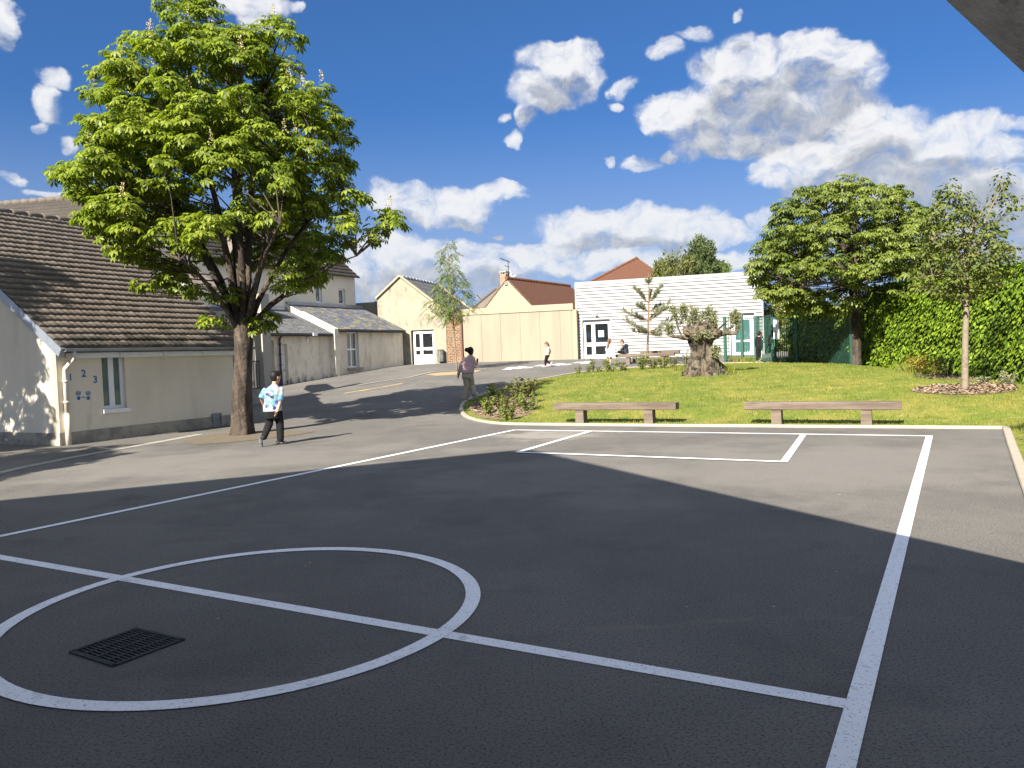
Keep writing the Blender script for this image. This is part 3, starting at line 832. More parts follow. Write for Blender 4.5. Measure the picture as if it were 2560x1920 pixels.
mb.tube([FH.P(up_ + .04, gz - .05, OV + .05), FH.P(up_ + .04, gz - .22, OV + .02), FH.P(up_, gz - .42, .09), FH.P(up_, gz - .55, .07), FH.P(up_, .62, .07)], .048, 10)
mb.tube([FH.P(up_, .66, .07), FH.P(up_, .0, .07)], .060, 10)
for z in (.64, .9, 1.35): mb.tube([FH.P(up_, z, .07), FH.P(up_, z + .05, .07)], .058, 10)
mb.build('downpipe', M['pvc'], house, True)
glazing(house, FH, win, -.09, (.5,), (), .075, mull=.13, glass='glass_lit')
mb = MB(); FH.box(mb, win[0] - .03, win[1] - .09, win[2] + .05, win[1] - .002, -.12, .06); mb.build('sill', M['white_pvc'], house)
vr = FH.rect(528, 1034, 552, 1066)
mb = MB()
FH.box(mb, vr[0], vr[1], vr[2], vr[1] + .025, .02, .06); FH.box(mb, vr[0], vr[3] - .025, vr[2], vr[3], .02, .06)
FH.box(mb, vr[0], vr[1] + .025, vr[0] + .025, vr[3] - .025, .02, .06); FH.box(mb, vr[2] - .025, vr[1] + .025, vr[2], vr[3] - .025, .02, .06)
k = vr[1] + .045
while k < vr[3] - .03: FH.box(mb, vr[0] + .025, k, vr[2] - .025, k + .012, .02, .05); k += .035
FH.box(mb, vr[0] + .02, vr[1] + .02, vr[2] - .02, vr[3] - .02, .0, .024)
mb.build('vent_grille', M['zinc'], house)
def on_wall(F, vs, u, z, w=.004): return [F.P(u + p[0], z + p[1], w + (p[2] if len(p) > 2 else 0)) for p in vs]
for t, x, y, s in (('1', 176, 944, .20), ('2', 209, 934.5, .22), ('3', 238, 949.5, .22)):
    vs, fs = text_mesh(t, s); u, z = FH.uv(x, y)
    o = MB().add(on_wall(FH, [tuple(p) for p in vs], u, z), fs).build('painted_number', M['blue_paint'], house)
    o['label'] = 'blue painted number ' + t
for x, sgn in ((196.5, 1), (220.5, -1)):
    u, z = FH.uv(x, 994); mb = MB()
    pal = [(.042 * math.cos(a), .046 * math.sin(a) - .01) for a in [2 * math.pi * k / 12 for k in range(12)]]
    mb.prism(on_wall(FH, pal, u, z, .001), Vector((FH.n.x, FH.n.y, 0)) * .003)
    for fx, fl, fa in ((-.040, .075, .28), (-.015, .095, .10), (.012, .09, -.06), (.036, .075, -.22), (.075, .05, -1.15)):
        bx, by = (fx * sgn * .85, .04) if fa > -1 else (.05 * sgn, -.01)
        dx, dy = -math.sin(fa) * sgn, math.cos(fa); bx += dx * .014; by += dy * .014
        ex, ey = bx + dx * fl, by + dy * fl; nx, ny = dy * .009, -dx * .009
        mb.prism(on_wall(FH, [(bx - nx, by - ny), (bx + nx, by + ny), (ex + nx, ey + ny), (ex + dx * .008, ey + dy * .008), (ex - nx, ey - ny)], u, z, .001), Vector((FH.n.x, FH.n.y, 0)) * .003)
    mb.build('painted_handprint', M['blue_paint'], house)
# ------------------------------------------------------------------ the two-storey school behind
P2 = at(1009, 915, 46.2); P2.z = Rz(P2.x, P2.y); wd = Vector((.475, .880)); k_ = ray(708, 950); k_ = k_.x / k_.y; tt = (P2.x - k_ * P2.y) / (wd.x - k_ * wd.y); P1 = Vector((P2.x - wd.x * tt, P2.y - wd.y * tt, 0)); print('P1', P1, Rz(P1.x, P1.y), hit(708, 970, Rz))
wd = (P2.xy - P1.xy).normalized(); wn = Vector((wd.y, -wd.x))
P0 = P1.xy - wd * 3.6
FA = Frame(P0, P2.xy)                                # front wall line of the two slate roofed annexes
back = 3.0
bE = FA.uv(891, 800, -back)[0]
FB = Frame(P0 + wd * (bE - 11.0) - wn * back, P0 + wd * bE - wn * back)
school = FB.thing('school_building', 'tall two storey beige building with brown roof behind the big chestnut tree', 'building')
ztop = FB.uv(889, 690)[1]
def fbp(x, y): return FB.uv(x, y)
w1 = FB.rect(788, 711, 806, 757); w2 = FB.rect(846, 721, 864, 762); w3 = FB.rect(512, 663, 538, 700); w4 = FB.rect(624, 692, 640, 714)
g1, g2 = fbp(418, 578), fbp(630, 585)
o_l = [(0, 0), (FB.L, 0), (FB.L, ztop), (g2[0] + 2.3, ztop), (g2[0], g2[1]), (g2[0] - 1.9, ztop), (g1[0] + 1.9, ztop), (g1[0], g1[1]), (g1[0] - 2, ztop), (0, ztop)]
mb = MB(); facade(mb, FB, o_l, [w1, w2, w3, w4], .3, .2)
FBe = Frame(FB.P(FB.L, 0).xy, FB.P(FB.L, 0, -6).xy)
facade(mb, FBe, [(.3, 0), (6, 0), (6, ztop), (3, ztop + 2.2), (.3, ztop)], [], .3)
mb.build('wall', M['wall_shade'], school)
for r in (w1, w2, w3, w4): glazing(school, FB, r, -.12, (), (), .09, glass='glass_lit')
for r in (w1, w2):
    mb = MB(); FB.box(mb, r[0] - .05, r[1] - .10, r[2] + .05, r[1] - .002, -.12, .07); mb.build('sill', M['white_pvc'], school)
tp = .85
upb = Vector((-FB.n.x, -FB.n.y, tp)).normalized(); alb = Vector((FB.d.x, FB.d.y, 0))
rf = tile_roof('roof', M['tile_dark'], school, FB.P(-.2, ztop - .15, .3), alb, upb, FB.L + .3, 5.0, .35, .22, .025, .04, 4)
mb = MB()
for g, wl, wr in ((g1, 2.0, 1.9), (g2, 1.9, 2.3)):       # roofs of the two gabled wall dormers
    pk = FB.P(g[0], g[1] + .08, .22); dq = Vector((-FB.n.x, -FB.n.y, 0)) * 3.6
    for q, wq in ((-1, wl), (1, wr)):
        ev = FB.P(g[0] + q * (wq + .2), g[1] - (g[1] - ztop) * (wq + .2) / wq + .08, .22)
        mb.prism([pk, ev, ev + dq, pk + dq], Vector((0, 0, -.10)))
mb.build('dormer_roof', M['tile'], rf)
# the long wing whose ridge shows above the tiled house
ra = at(-230, 540, 36.5); rb = at(395, 468, 34.0); rb.z = ra.z = (ra.z + rb.z) / 2
rd = (rb - ra).normalized(); rn = Vector((rd.y, -rd.x, 0)); slope = Vector((-rn.x, -rn.y, .82)).normalized()
o0 = ra - slope * 6.2
wing = tile_roof('wing_roof', M['tile_dark'], school, o0, rd, slope, (rb - ra).length, 6.2, .30, .20, .022, .03, 4)
mb = MB(); ridge_caps(mb, ra, rb, .15, .45); mb.build('ridge_tiles', M['ridge'], wing, True)
mb = MB(); bkd = Vector((rn.x, rn.y, 0)) * -1
mb.prism([o0 + Vector((0, 0, -.15)), o0 + rd * (rb - ra).length + Vector((0, 0, -.15)), o0 + rd * (rb - ra).length + Vector((0, 0, -o0.z)), o0 - Vector((0, 0, o0.z))], bkd * .3)
e1 = o0 + rd * (rb - ra).length
mb.prism([e1 - Vector((0, 0, e1.z)), rb - Vector((0, 0, .1)), rb + bkd * 4.6 - Vector((0, 0, 3.9)), rb + bkd * 4.6 - Vector((0, 0, rb.z))], -rd * .3)
mb.build('wing_wall', M['wall_shade'], school)
mb = MB()                                              # sunlit white parapet above the far verge of the tiled house
pq = [at(x, y, Yd) for x, y, Yd in ((262, 570, 23.6), (368, 625, 23.4), (368, 652, 23.4), (452, 718, 22.9), (452, 760, 22.9), (300, 680, 23.4))]
mb.prism(pq, Vector((dp.x * .0 + FH.d.x, FH.d.y, 0)) * .3)
mb.build('white_parapet', M['white_pvc'], school)
mb = MB()
q4 = [at(405, 668, 27.5), at(412, 655, 29.5), at(484, 667, 29.5), at(552, 717, 27.5), at(470, 712, 26.5)]
mb.prism(q4, Vector((0, 0, -.15))); mb.build('low_tiled_roof', M['tile'], school)
# ------------------------------------------------------------------ porch with pillar beside the chestnut
pc = hit(664, 1004, Rz)
porch = thing('porch', 'concrete corner pillar with lintel and white panel just right of the chestnut trunk', 'porch', pc, FA.ang)
PX, PY = Vector((wd.x, wd.y, 0)), Vector((wn.x, wn.y, 0))
mb = MB(); mb.box(pc + Vector((0, 0, 1.9)), (.42, .42, 4.2), (PX, PY, Vector((0, 0, 1)))); mb.build('pillar', M['porch'], porch)
mb = MB(); mb.box(pc - PX * 1.6 - PY * .05 + Vector((0, 0, 3.05)), (2.75, .34, .5), (PX, PY, Vector((0, 0, 1)))); mb.build('lintel', M['porch'], porch)
mb = MB(); mb.box(pc - PX * 1.2 - PY * .7 + Vector((0, 0, 1.75)), (1.6, .08, 2.1), (PX, PY, Vector((0, 0, 1)))); mb.build('white_panel', M['white_pvc'], porch)
mb = MB(); mb.box(pc - PX * 1.3 - PY * .3 + Vector((0, 0, .15)), (2.0, 1.0, .7), (PX, PY, Vector((0, 0, 1)))); mb.build('step', M['plinth'], porch)
rl = thing('railing', 'black metal railing between the chestnut trunk and the concrete pillar', 'railing', pc - PX * .5, FA.ang)
mb = MB(); rb0 = pc - PX * .9 + PY * .05 + Vector((0, 0, .52))
mb.bar(rb0 + Vector((0, 0, 1.0)) - PX * .3, rb0 + PX * .62 + Vector((0, 0, 1.0)), .04, .04); mb.bar(rb0 - PX * .3, rb0 + PX * .62, .03, .03)
for k in range(8): mb.bar(rb0 + PX * (-.3 + k * .13), rb0 + PX * (-.3 + k * .13) + Vector((0, 0, 1.0)), .018, .018, (1, 0, 0))
mb.build('bars', M['black_metal'], rl)
# ------------------------------------------------------------------ two slate roofed annexes
uJ = FA.uv(826, 880)[0]
zA = FA.uv(760, 833)[1]; zB = FA.uv(915, 824)[1]
anA = FA.thing('slate_annex', 'low beige annex with plain grey slate roof, white door and wall lamp', 'annex')
dA = FA.rect(700.5, 860, 723, 972); dA2 = FA.rect(670, 850, 690, 966)
dA = (dA[0], .2, dA[2], dA[3]); dA2 = (dA2[0], .1, dA2[2], dA2[3])
mb = MB(); facade(mb, FA, [(-.6, -.2), (uJ, -.2), (uJ, zA), (-.6, zA)], [dA2, dA], .3, .26)
FAl = Frame(FA.P(-.6, 0, -back).xy, FA.P(-.6, 0).xy)
facade(mb, FAl, [(0, -.2), (back, -.2), (back, zA), (0, zA + 1.25)], [], .3, w=-.003)
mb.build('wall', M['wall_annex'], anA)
glazing(anA, FA, dA, -.2, (.62,), (.38,), .12, 'door', kick=.75, handle=(.8, .45, -.1))
glazing(anA, FA, dA2, -.2, (.5,), (), .08, 'door', frame='grey_metal')
def mono_roof(parent, F, u0, u1, ze, zt, ov, depth, matn, name='roof'):
    mb = MB()
    s = (zt - ze) / depth
    q = [F.P(u0, ze - s * ov + .12, ov), F.P(u1, ze - s * ov + .12, ov), F.P(u1, zt + .12, -depth), F.P(u0, zt + .12, -depth)]
    mb.prism(q, Vector((0, 0, -.07)))
    r = mb.build(name, M[matn], parent)
    mb = MB(); u = u0 + .12
    while u < u1 - .08:
        a = F.P(u, ze - s * ov * .93 + .0, ov * .93); b = F.P(u, ze + .02, 0.0)
        mb.bar(a, b, .07, .10); u += .62
    mb.bar(F.P(u0, ze - s * ov + .02, ov - .02), F.P(u1, ze - s * ov + .02, ov - .02), .03, .12)
    mb.build('rafters', M['wood_dark'], r)
    mb = MB(); mb.bar(F.P(u0, zt + .12, -depth + .06), F.P(u1, zt + .12, -depth + .06), .14, .20); mb.build('flashing', M['zinc'], r)
    return r
zAt = FA.uv(706, 778, -back)[1]
mono_roof(anA, FA, -.55, uJ + .0, zA, zAt, .30, back, 'slate')
uL = FA.uv(768, 850)[0]
mb = MB()
lz = FA.uv(768, 848)[1]
FA.box(mb, uL - .05, lz - .12, uL + .05, lz + .1, 0, .05)
mb.bar(FA.P(uL, lz + .02, .05), FA.P(uL + .18, lz + .2, .22), .05, .05); FA.box(mb, uL + .1, lz + .16, uL + .38, lz + .30, .14, .36)
mb.build('wall_lamp', M['white_pvc'], anA)
uP = FA.uv(697.5, 880)[0]
mb = MB(); mb.tube([FA.P(uP, zA - .02, .3), FA.P(uP, zA - .3, .08), FA.P(uP, .95, .07)], .05, 8); mb.tube([FA.P(uP, 1.25, .07), FA.P(uP, .3, .07)], .07, 8)
for z in (1.5, 2.0, 2.5): FA.box(mb, uP - .08, z, uP + .08, z + .03, 0, .13)
mb.build('downpipe', M['wood_dark'], anA)
anB = FA.thing('slate_annex', 'low beige annex with lichen spotted slate roof and tall white window', 'annex')
wB = FA.rect(866, 822.5, 899, 918)
wB = (wB[0], wB[1], wB[2], min(wB[3], zB - .12))
mb = MB(); facade(mb, FA, [(uJ, .0), (FA.L, .0), (FA.L, zB), (uJ, zB)], [wB], .3, .26, w=.004)
FBl = Frame(FA.P(uJ, 0, -back).xy, FA.P(uJ, 0).xy)
zBt = FA.uv(830, 770, -back)[1]
facade(mb, FBl, [(0, .0), (back + .35, .0), (back + .35, zB - .1), (back + .35, zB + .0), (0, zBt + .1)], [], .3, w=.02)
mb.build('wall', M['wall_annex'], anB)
glazing(anB, FA, wB, -.16, (.5,), (.51,), .08, glass='glass_lit', mull=.09)
mb = MB(); FA.box(mb, wB[0] - .05, wB[1] - .14, wB[2] + .25, wB[1] - .002, -.2, .10); mb.build('sill', M['plinth'], anB)
mono_roof(anB, FA, uJ + .02, FA.L - .02, zB, zBt, .28, back, 'slate_lichen')
# ------------------------------------------------------------------ cream gabled building with the white double door
pk = at(1000, 690, 46.5)
gd = Vector((.962, -.273))
FC = Frame(pk.xy - gd * 1.55, pk.xy + gd * 2.78, 0)
gable = FC.thing('gabled_building', 'cream plastered gable with white double door and slate roof at the yard end', 'building')
zl = FC.uv(944, 745)[1]; zr = FC.uv(1108, 776)[1]
gz_ = 1.15
dr = FC.rect(1031, 829.5, 1087.5, 914.5); dr = (dr[0], gz_ + .03, dr[2], dr[3])
mb = MB()
facade(mb, FC, [(0, .6), (FC.L, .6), (FC.L, zr), (1.55, pk.z), (0, zl)], [(dr[0] - .10, dr[1], dr[2], dr[3] + .08)], .3, .2)
FCl = Frame(FC.P(0, 0, -7).xy, FC.P(0, 0).xy)
facade(mb, FCl, [(0, .6), (7, .6), (7, zl), (0, zl)], [], .3, w=-.003)
zb = at(905, 757, 49.0).z
FCb = Frame(FC.P(-4.2, 0, -1.6).xy, FC.P(-.3, 0, -1.6).xy)
facade(mb, FCb, [(0, .6), (FCb.L, .6), (FCb.L, zb + .35), (FCb.L - .7, zb), (0, zb)], [], .3)
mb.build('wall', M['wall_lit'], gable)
glazing(gable, FC, dr, -.12, (.37,), (.48,), .13, 'door', kick=.62, mull=.17, handle=(.45, .46, .13))
mb = MB(); bk3 = Vector((-FC.n.x, -FC.n.y, 0)) * 6.3
for (ua, za, ub, zb_) in ((1.55, pk.z, FC.L + .9, zr - (pk.z - zr) / (FC.L - 1.55) * .9), (1.55, pk.z, -.1, zl - .08)):
    a, b = FC.P(ua, za - .03, -.05), FC.P(ub, zb_ - .03, -.05)
    mb.prism([a, b, b + bk3, a + bk3], Vector((0, 0, -.1)))
rf = mb.build('roof', M['slate'], gable)
for w_ in (0.02, -6.2):
    mb = MB(); mb.bar(FC.P(1.55, pk.z + .02, w_), FC.P(FC.L + (.9 if w_ < -1 else .05), zr - (pk.z - zr) / (FC.L - 1.55) * (.9 if w_ < -1 else .05) + .02, w_), .24, .10); mb.bar(FC.P(1.55, pk.z + .023, w_), FC.P(-.06, zl - .04 + .02, w_), .24, .10)
    mb.build('verge_coping', M['coping'], gable)
mb = MB(); ridge_caps(mb, FC.P(1.55, pk.z - .04, -.3), FC.P(1.55, pk.z - .04, -6.1), .1, .5); mb.build('ridge_tiles', M['zinc'], rf)
# brick pier, litter bin
FK = Frame(FC.P(FC.L + .005, 0, -.04).xy, at(1157.5, 850, 45.45).xy)
zk = FK.uv(1130, 783)[1]
pier = FK.thing('brick_wall', 'narrow old brick wall between cream gable and long cream wall', 'brick wall')
mb = MB(); facade(mb, FK, [(0, .6), (FK.L, .6), (FK.L, zk), (0, zk)], [], .35); mb.build('bricks', M['brick'], pier)
mb = MB(); FK.box(mb, FK.L - .10, .7, FK.L - .005, zk - .1, .01, .1); mb.build('downpipe', mat('brown_pipe', (.12, .055, .04), .5), pier)
ub, zb2 = FC.uv(1103.5, 890); bz0 = FC.uv(1103, 905)[1]
bc = FC.P(ub + .05, bz0, .26)
bin_ = thing('litter_bin', 'slatted grey and green litter bin fixed between white door and brick wall', 'litter bin', bc, FC.ang)
mb = MB()
for k in range(14):
    a = 2 * math.pi * k / 14; c = bc + Vector((.2 * math.cos(a), .2 * math.sin(a), .36))
    mb.box(c, (.018, .07, .66), (Vector((math.cos(a), math.sin(a), 0)), Vector((-math.sin(a), math.cos(a), 0)), Vector((0, 0, 1))))
mb.build('slats', mat('bin_slats', (.20, .20, .185), .7, [((.11, .115, .105), 5, .4, .6, .8)]), bin_)
mb = MB(); mb.tube([bc + Vector((0, 0, .03)), bc + Vector((0, 0, .70))], [.17, .18], 14); mb.build('liner', M['green_metal'], bin_)
mb = MB(); mb.tube([bc + Vector((0, 0, .70)), bc + Vector((0, 0, .73))], .215, 16); mb.build('rim', M['black_metal'], bin_); mb = MB(); mb.tube([bc + Vector((0, 0, -.02)), bc + Vector((0, 0, .03))], [.14, .2], 14); mb.build('base', M['black_metal'], bin_)
# ------------------------------------------------------------------ long cream wall and the gabled house behind it
wl = at(1158.5, 850, 45.45); wr = at(1441, 850, 43.6)
FW_ = Frame(wl.xy, wr.xy)
zw = (FW_.uv(1165, 775)[1] + FW_.uv(1435, 756)[1]) / 2; zc = (FW_.uv(1165, 791)[1] + FW_.uv(1430, 771)[1]) / 2
lw = FW_.thing('boundary_wall', 'long tall cream panelled wall with a lighter coping band', 'wall')
mb = MB(); npan = 6; us = [FW_.uv(x, 850)[0] for x in (1159, 1205, 1252.5, 1302, 1351, 1402, 1430)]
for a, b in zip(us[:-1], us[1:]): FW_.box(mb, a + .012, .5, b - .012, zc - .004, -.22, .0)
FW_.box(mb, 0, .5, FW_.L - .1, zc - .01, -.26, -.02)
mb.build('panels', M['wall_panel'], lw)
mb = MB(); FW_.box(mb, -.02, zc, FW_.L - .14, zw, -.27, .05); FW_.box(mb, FW_.L - .14, .5, FW_.L + .06, zw - .35, -.27, .06); mb.build('coping', M['coping'], lw)
pk2 = at(1267, 696, 46.6); pr = at(1424, 717, 53.5); pr.z = pk2.z
rd2 = (pr - pk2).normalized(); gd2 = Vector((rd2.y, -rd2.x))
FD = Frame(pk2.xy - gd2 * 3, pk2.xy + gd2 * 3)
(ul, zl2), (ur, zr2) = FD.uv(1212, 768), FD.uv(1332, 762)
hs = FD.thing('gabled_house', 'cream gabled house with red brown roof and brick chimney behind the cream wall', 'house')
mb = MB()
sl, sr_ = (pk2.z - zl2) / (3 - ul), (pk2.z - zr2) / (ur - 3)
facade(mb, FD, [(ul - .8, .6), (ur + .8, .6), (ur + .8, zr2 - .8 * sr_), (3, pk2.z), (ul - .8, zl2 - .8 * sl)], [], .3)
mb.build('wall', M['coping'], hs)
mb = MB(); LR = (pr - pk2).length
a = pk2 + Vector((0, 0, .02)); dn = Vector((gd2.x, gd2.y, -sr_)); dl = Vector((-gd2.x, -gd2.y, -sl))
hipx = rd2 * 1.6
mb.prism([a, a + dn * (ur - 3 + 1.4), a + dn * (ur - 3 + 1.4) + rd2 * LR + hipx, a + rd2 * LR], Vector((0, 0, -.14)))
mb.prism([a, a + dl * (3 - ul + 1.2), a + dl * (3 - ul + 1.2) + rd2 * LR + hipx, a + rd2 * LR], Vector((0, 0, -.14)))
mb.prism([a + rd2 * LR, a + dn * (ur - 3 + 1.4) + rd2 * LR + hipx, a + dl * (3 - ul + 1.2) + rd2 * LR + hipx], Vector((0, 0, -.14)))
rf = mb.build('roof', M['tile_red'], hs)
mb = MB(); ridge_caps(mb, a - rd2 * .05, a + rd2 * LR, .10, .36); mb.build('ridge_tiles', M['tile_orange'], rf)
for (x0, y0, x1, y1, Yd) in ((1338, 737, 1393, 760, 47.5), (1384, 741, 1421, 757, 50.2)):
    t1 = at(x0 + 2, y0, Yd); wdt = (x1 - x0) / FOC * Yd * .62; hh = (y1 - y0) / FOC * Yd
    r2 = Vector((rd2.x, rd2.y, 0)); o2 = Vector((gd2.x, gd2.y, 0))
    mb = MB()
    b0 = t1 + o2 * .55 - r2 * .12 - Vector((0, 0, hh)); b1 = t1 + r2 * (wdt + .25) * 1.5 + o2 * .55 - Vector((0, 0, hh)); t2 = t1 + r2 * wdt * 1.2
    mb.prism([t1, b0, b1, t2], -o2 * 1.2 + Vector((0, 0, -.02)))
    mb.add([t2, b1, b1 - o2 * 1.6, t2 - o2 * 1.2], [(0, 1, 2, 3)])
    d_ = mb.build('dormer', M['tile_orange'], rf)
    mb = MB(); mb.prism([b0 + r2 * .15 - o2 * .1, b1 - r2 * .15 - o2 * .1, b1 - r2 * .15 - o2 * .1 - Vector((0, 0, .8)), b0 + r2 * .15 - o2 * .1 - Vector((0, 0, .8))], -o2 * .8); mb.build('dormer_wall', M['coping'], d_)
ch = at(1262, 700, 47.6); ctop = at(1262, 686, 47.6).z
mb = MB(); mb.box(Vector((ch.x, ch.y, ctop - .6)), (.40, .40, 1.2), FD.ax()); co = mb.build('chimney', M['chimney_brick'], hs)
mb = MB(); mb.box(Vector((ch.x, ch.y, ctop + .14)), (.5, .5, .06), FD.ax())
for sx in (-1, 1):
    for sy in (-1, 1): mb.box(Vector((ch.x, ch.y, ctop + .055)) + FD.ax()[0] * sx * .17 + FD.ax()[1] * sy * .17, (.07, .07, .11), FD.ax())
mb.build('cap', M['coping'], co)
ab = Vector((ch.x + .26, ch.y, ctop - .3)); am = at(1270, 650, 47.6); ab.x = am.x
mb = MB(); mb.tube([ab, Vector((am.x, am.y, am.z))], .02, 6)
a1, a2 = at(1250.5, 645.5, 47.2), at(1274.5, 655.5, 47.8); mb.bar(a1, a2, .03, .03)
for k in range(7):
    p = a1.lerp(a2, k / 6.5); mb.bar(p + Vector((.05, -.18, 0)), p + Vector((-.05, .18, 0)), .012, .012)
b1, b2 = at(1262, 664, 47.4), at(1274, 668, 47.8); mb.bar(b1, b2, .025, .025)
for k in range(4): p = b1.lerp(b2, k / 3.2); mb.bar(p + Vector((0, -.25, .0)), p + Vector((0, .25, 0)), .012, .012)
mb.build('antenna', M['black_metal'], hs)
mb = MB(); p = at(1276, 676, 47.6); mb.bar(p + Vector((-.03, 0, .0)), p + Vector((.1, 0, -.55)), .03, .03); mb.bar(at(1279, 694, 47.6), at(1290, 687.5, 47.6), .035, .035); mb.build('mast_bracket', M['white_pvc'], hs)
lp_, lz_ = FD.uv(1266, 709); mb = MB(); FD.box(mb, lp_ - .09, lz_ - .1, lp_ + .09, lz_ + .1, 0, .08); mb.build('wall_lamp', M['grey_metal'], hs)
# roofs of more houses beyond
def hip_house(label, cat, pts_front, wall_h, matn, back_d, name='hip_roofed_house'):
    """pts_front: eave left, ridge left, ridge right, eave right (world points)"""
    el, rl_, rr_, er = pts_front
    t = thing(name, label, cat, (el.x, el.y, 0))
    bd = Vector(back_d); mb = MB()
    er = Vector((er.x, er.y, el.z))
    f = [el, er, er + bd * 2, el + bd * 2, rl_, rr_]
    mb.add(f, [(0, 1, 5, 4), (1, 2, 5), (2, 3, 4, 5), (3, 0, 4)]); r = mb.build('roof', M[matn], t)
    mb = MB(); rr2 = [(er, rr_), (el, rl_), (rl_, rr_)]
    for a, b in rr2: ridge_caps(mb, a, b, .10, .4)
    mb.build('ridge_tiles', M['tile_orange'] if 'red' in matn else M['ridge'], r)
    mb = MB(); c = (el + er) / 2 + bd
    i0 = .93
    q = [c + (p - c) * i0 for p in (el, er, er + bd * 2, el + bd * 2)]
    mb.prism([Vector((p.x, p.y, el.z - .05)) for p in q], Vector((0, 0, -wall_h))); mb.build('wall', M['coping'], t)
    return t
pkh = at(1591, 645, 60)
hip_house('big red brown hipped roof showing above the white clad building', 'house', (at(1440, 724, 57), pkh, pkh + Vector((.4, 1.5, 0)), at(1690, 715, 57)), 4, 'tile_red', (.8, 4.5, 0))
e_ = at(1176, 775, 52); hip_house('brown tiled hip roof peeping out left of the cream gabled house', 'house', (e_, at(1240, 722, 55), at(1300, 722, 55), at(1310, 775, 52)), 3, 'tile', (.3, 3.5, 0))
# ------------------------------------------------------------------ white clad building
ql = at(1440, 800, 44.0); qr = at(1908.5, 780, 41.0)
FX = Frame(ql.xy, qr.xy)
zt = (FX.uv(1440, 708)[1] + FX.uv(1908, 678)[1]) / 2; zg = .75
wc = FX.thing('clad_building', 'white metal clad flat building with horizontal ribs', 'building')
d1 = FX.rect(1458, 806, 1526.5, 898); d1 = (d1[0], 1.18, d1[2], d1[3])
d2 = FX.rect(1828, 790, 1886, 890); d2 = (d2[0], 1.0, d2[2], d2[3])
ops = [(d1[0] - .04, d1[1], d1[2] + .04, d1[3] + .12), (d2[0] - .04, .7, d2[2] + .04, d2[3] + .12)]
mb = MB(); pitch_ = .183; z = zg
def seg_rows(z0, z1):
    cuts = [(.06, FX.L - .06)]
    for (a, b, c, d) in ops:
        if b < z1 - .01 and d > z0 + .01:
            nc = []
            for (s, e) in cuts:
                if a > s and c < e: nc += [(s, a), (c, e)]
                else: nc.append((s, e))
            cuts = nc
    return cuts
while z < zt - .16:
    z1 = z + pitch_
    for s, e in seg_rows(z, z1):
        pr_ = [(-.001, .0), (.058, .0), (.060, .060), (pitch_ - .003, .058), (pitch_ - .001, .0)]
        vs = []; fs = []
        for i, (dz, w_) in enumerate(pr_):
            vs += [FX.P(s, z + dz, w_), FX.P(e, z + dz, w_)]
            if i: fs.append((2 * i - 2, 2 * i - 1, 2 * i + 1, 2 * i))
        mb.add(vs, fs)
    z = z1
mb.build('cladding', M['cladding'], wc)
mb = MB()
for u0_, u1_ in ((0, ops[0][0]), (ops[0][2], ops[1][0]), (ops[1][2], FX.L)): FX.box(mb, u0_, .5, u1_, zt - .05, -.25, -.02)
for o_ in ops: FX.box(mb, o_[0], o_[3], o_[2], zt - .05, -.25, -.02)
FX.box(mb, 0, .5, FX.L, zt - .06, -9, -.26)
mb.build('wall', M['white_pvc'], wc)
mb = MB(); FX.box(mb, 0, .5, .07, zt, -.1, .068); FX.box(mb, FX.L - .07, .5, FX.L, zt, -.1, .068); FX.box(mb, .07, zt - .16, FX.L - .07, zt, -.2, .072)
FX.box(mb, 0, zt - .004, FX.L, zt + .03, -.3, .085)
for o_ in ops:
    FX.box(mb, o_[0] - .09, max(o_[1], .8), o_[0], o_[3] + .08, -.1, .064); FX.box(mb, o_[2], max(o_[1], .8), o_[2] + .09, o_[3] + .08, -.1, .064); FX.box(mb, o_[0], o_[3], o_[2], o_[3] + .08, -.1, .064)
mb.build('corner_trim', M['cladding'], wc)
D1 = glazing(wc, FX, d1, -.12, (.36,), (.40,), .11, 'door', kick=.25, mull=.2, handle=(.42, .42, .6))
D1['label'] = 'white glazed double door with a pale poster'
pu = FX.rect(1495, 826.5, 1509.5, 842, -.1)
mb = MB(); FX.box(mb, pu[0], pu[1], pu[2], pu[3], -.146, -.142); mb.build('poster', M['pale_poster'], D1)
D2 = glazing(wc, FX, d2, -.12, (), (.40,), .22, 'door', glass='glass_teal', kick=.3, mull=.10, handle=(.93, .47, -.12))
D2['label'] = 'white door with teal glass behind the green fence'
for x, y in ((1490, 786), (1833, 778)):
    u_, z_ = FX.uv(x, y); mb = MB()
    FX.box(mb, u_ - .12, z_ - .02, u_ + .10, z_ + .13, .0, .10); FX.box(mb, u_ - .03, z_ - .10, u_ + .13, z_ - .05, .0, .16)
    mb.build('wall_lamp', M['grey_metal'], wc)
# ------------------------------------------------------------------ the open shelter the picture is taken from
AP = Vector((-6.47, 1.23, 8.98)); RA = Vector((1.2548, 2.213, 2.5496)); RB = Vector((1.4913, 2.2431, 2.3529))
sv = (RB - RA).normalized(); RE = RB + sv * .42
gdir = Vector((sv.x, sv.y, 0)).normalized(); bkv = Vector((gdir.y, -gdir.x, 0)) * 11
LE = AP + Vector((-gdir.x, -gdir.y, -.40)) * 10
sh = thing('open_shelter', 'dark pitched roof of an open shelter whose concrete edge crosses the top right corner', 'shelter', (0, -5, 0))
mb = MB()
in_ = bkv.normalized() * .20
for a, b in ((AP, RE), (AP, LE)):
    mb.prism([a + in_ + Vector((0, 0, .22)), b + in_ + Vector((0, 0, .22)), b + bkv + Vector((0, 0, .22)), a + bkv + Vector((0, 0, .22))], Vector((0, 0, .12)))
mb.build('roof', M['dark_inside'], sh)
mb = MB()
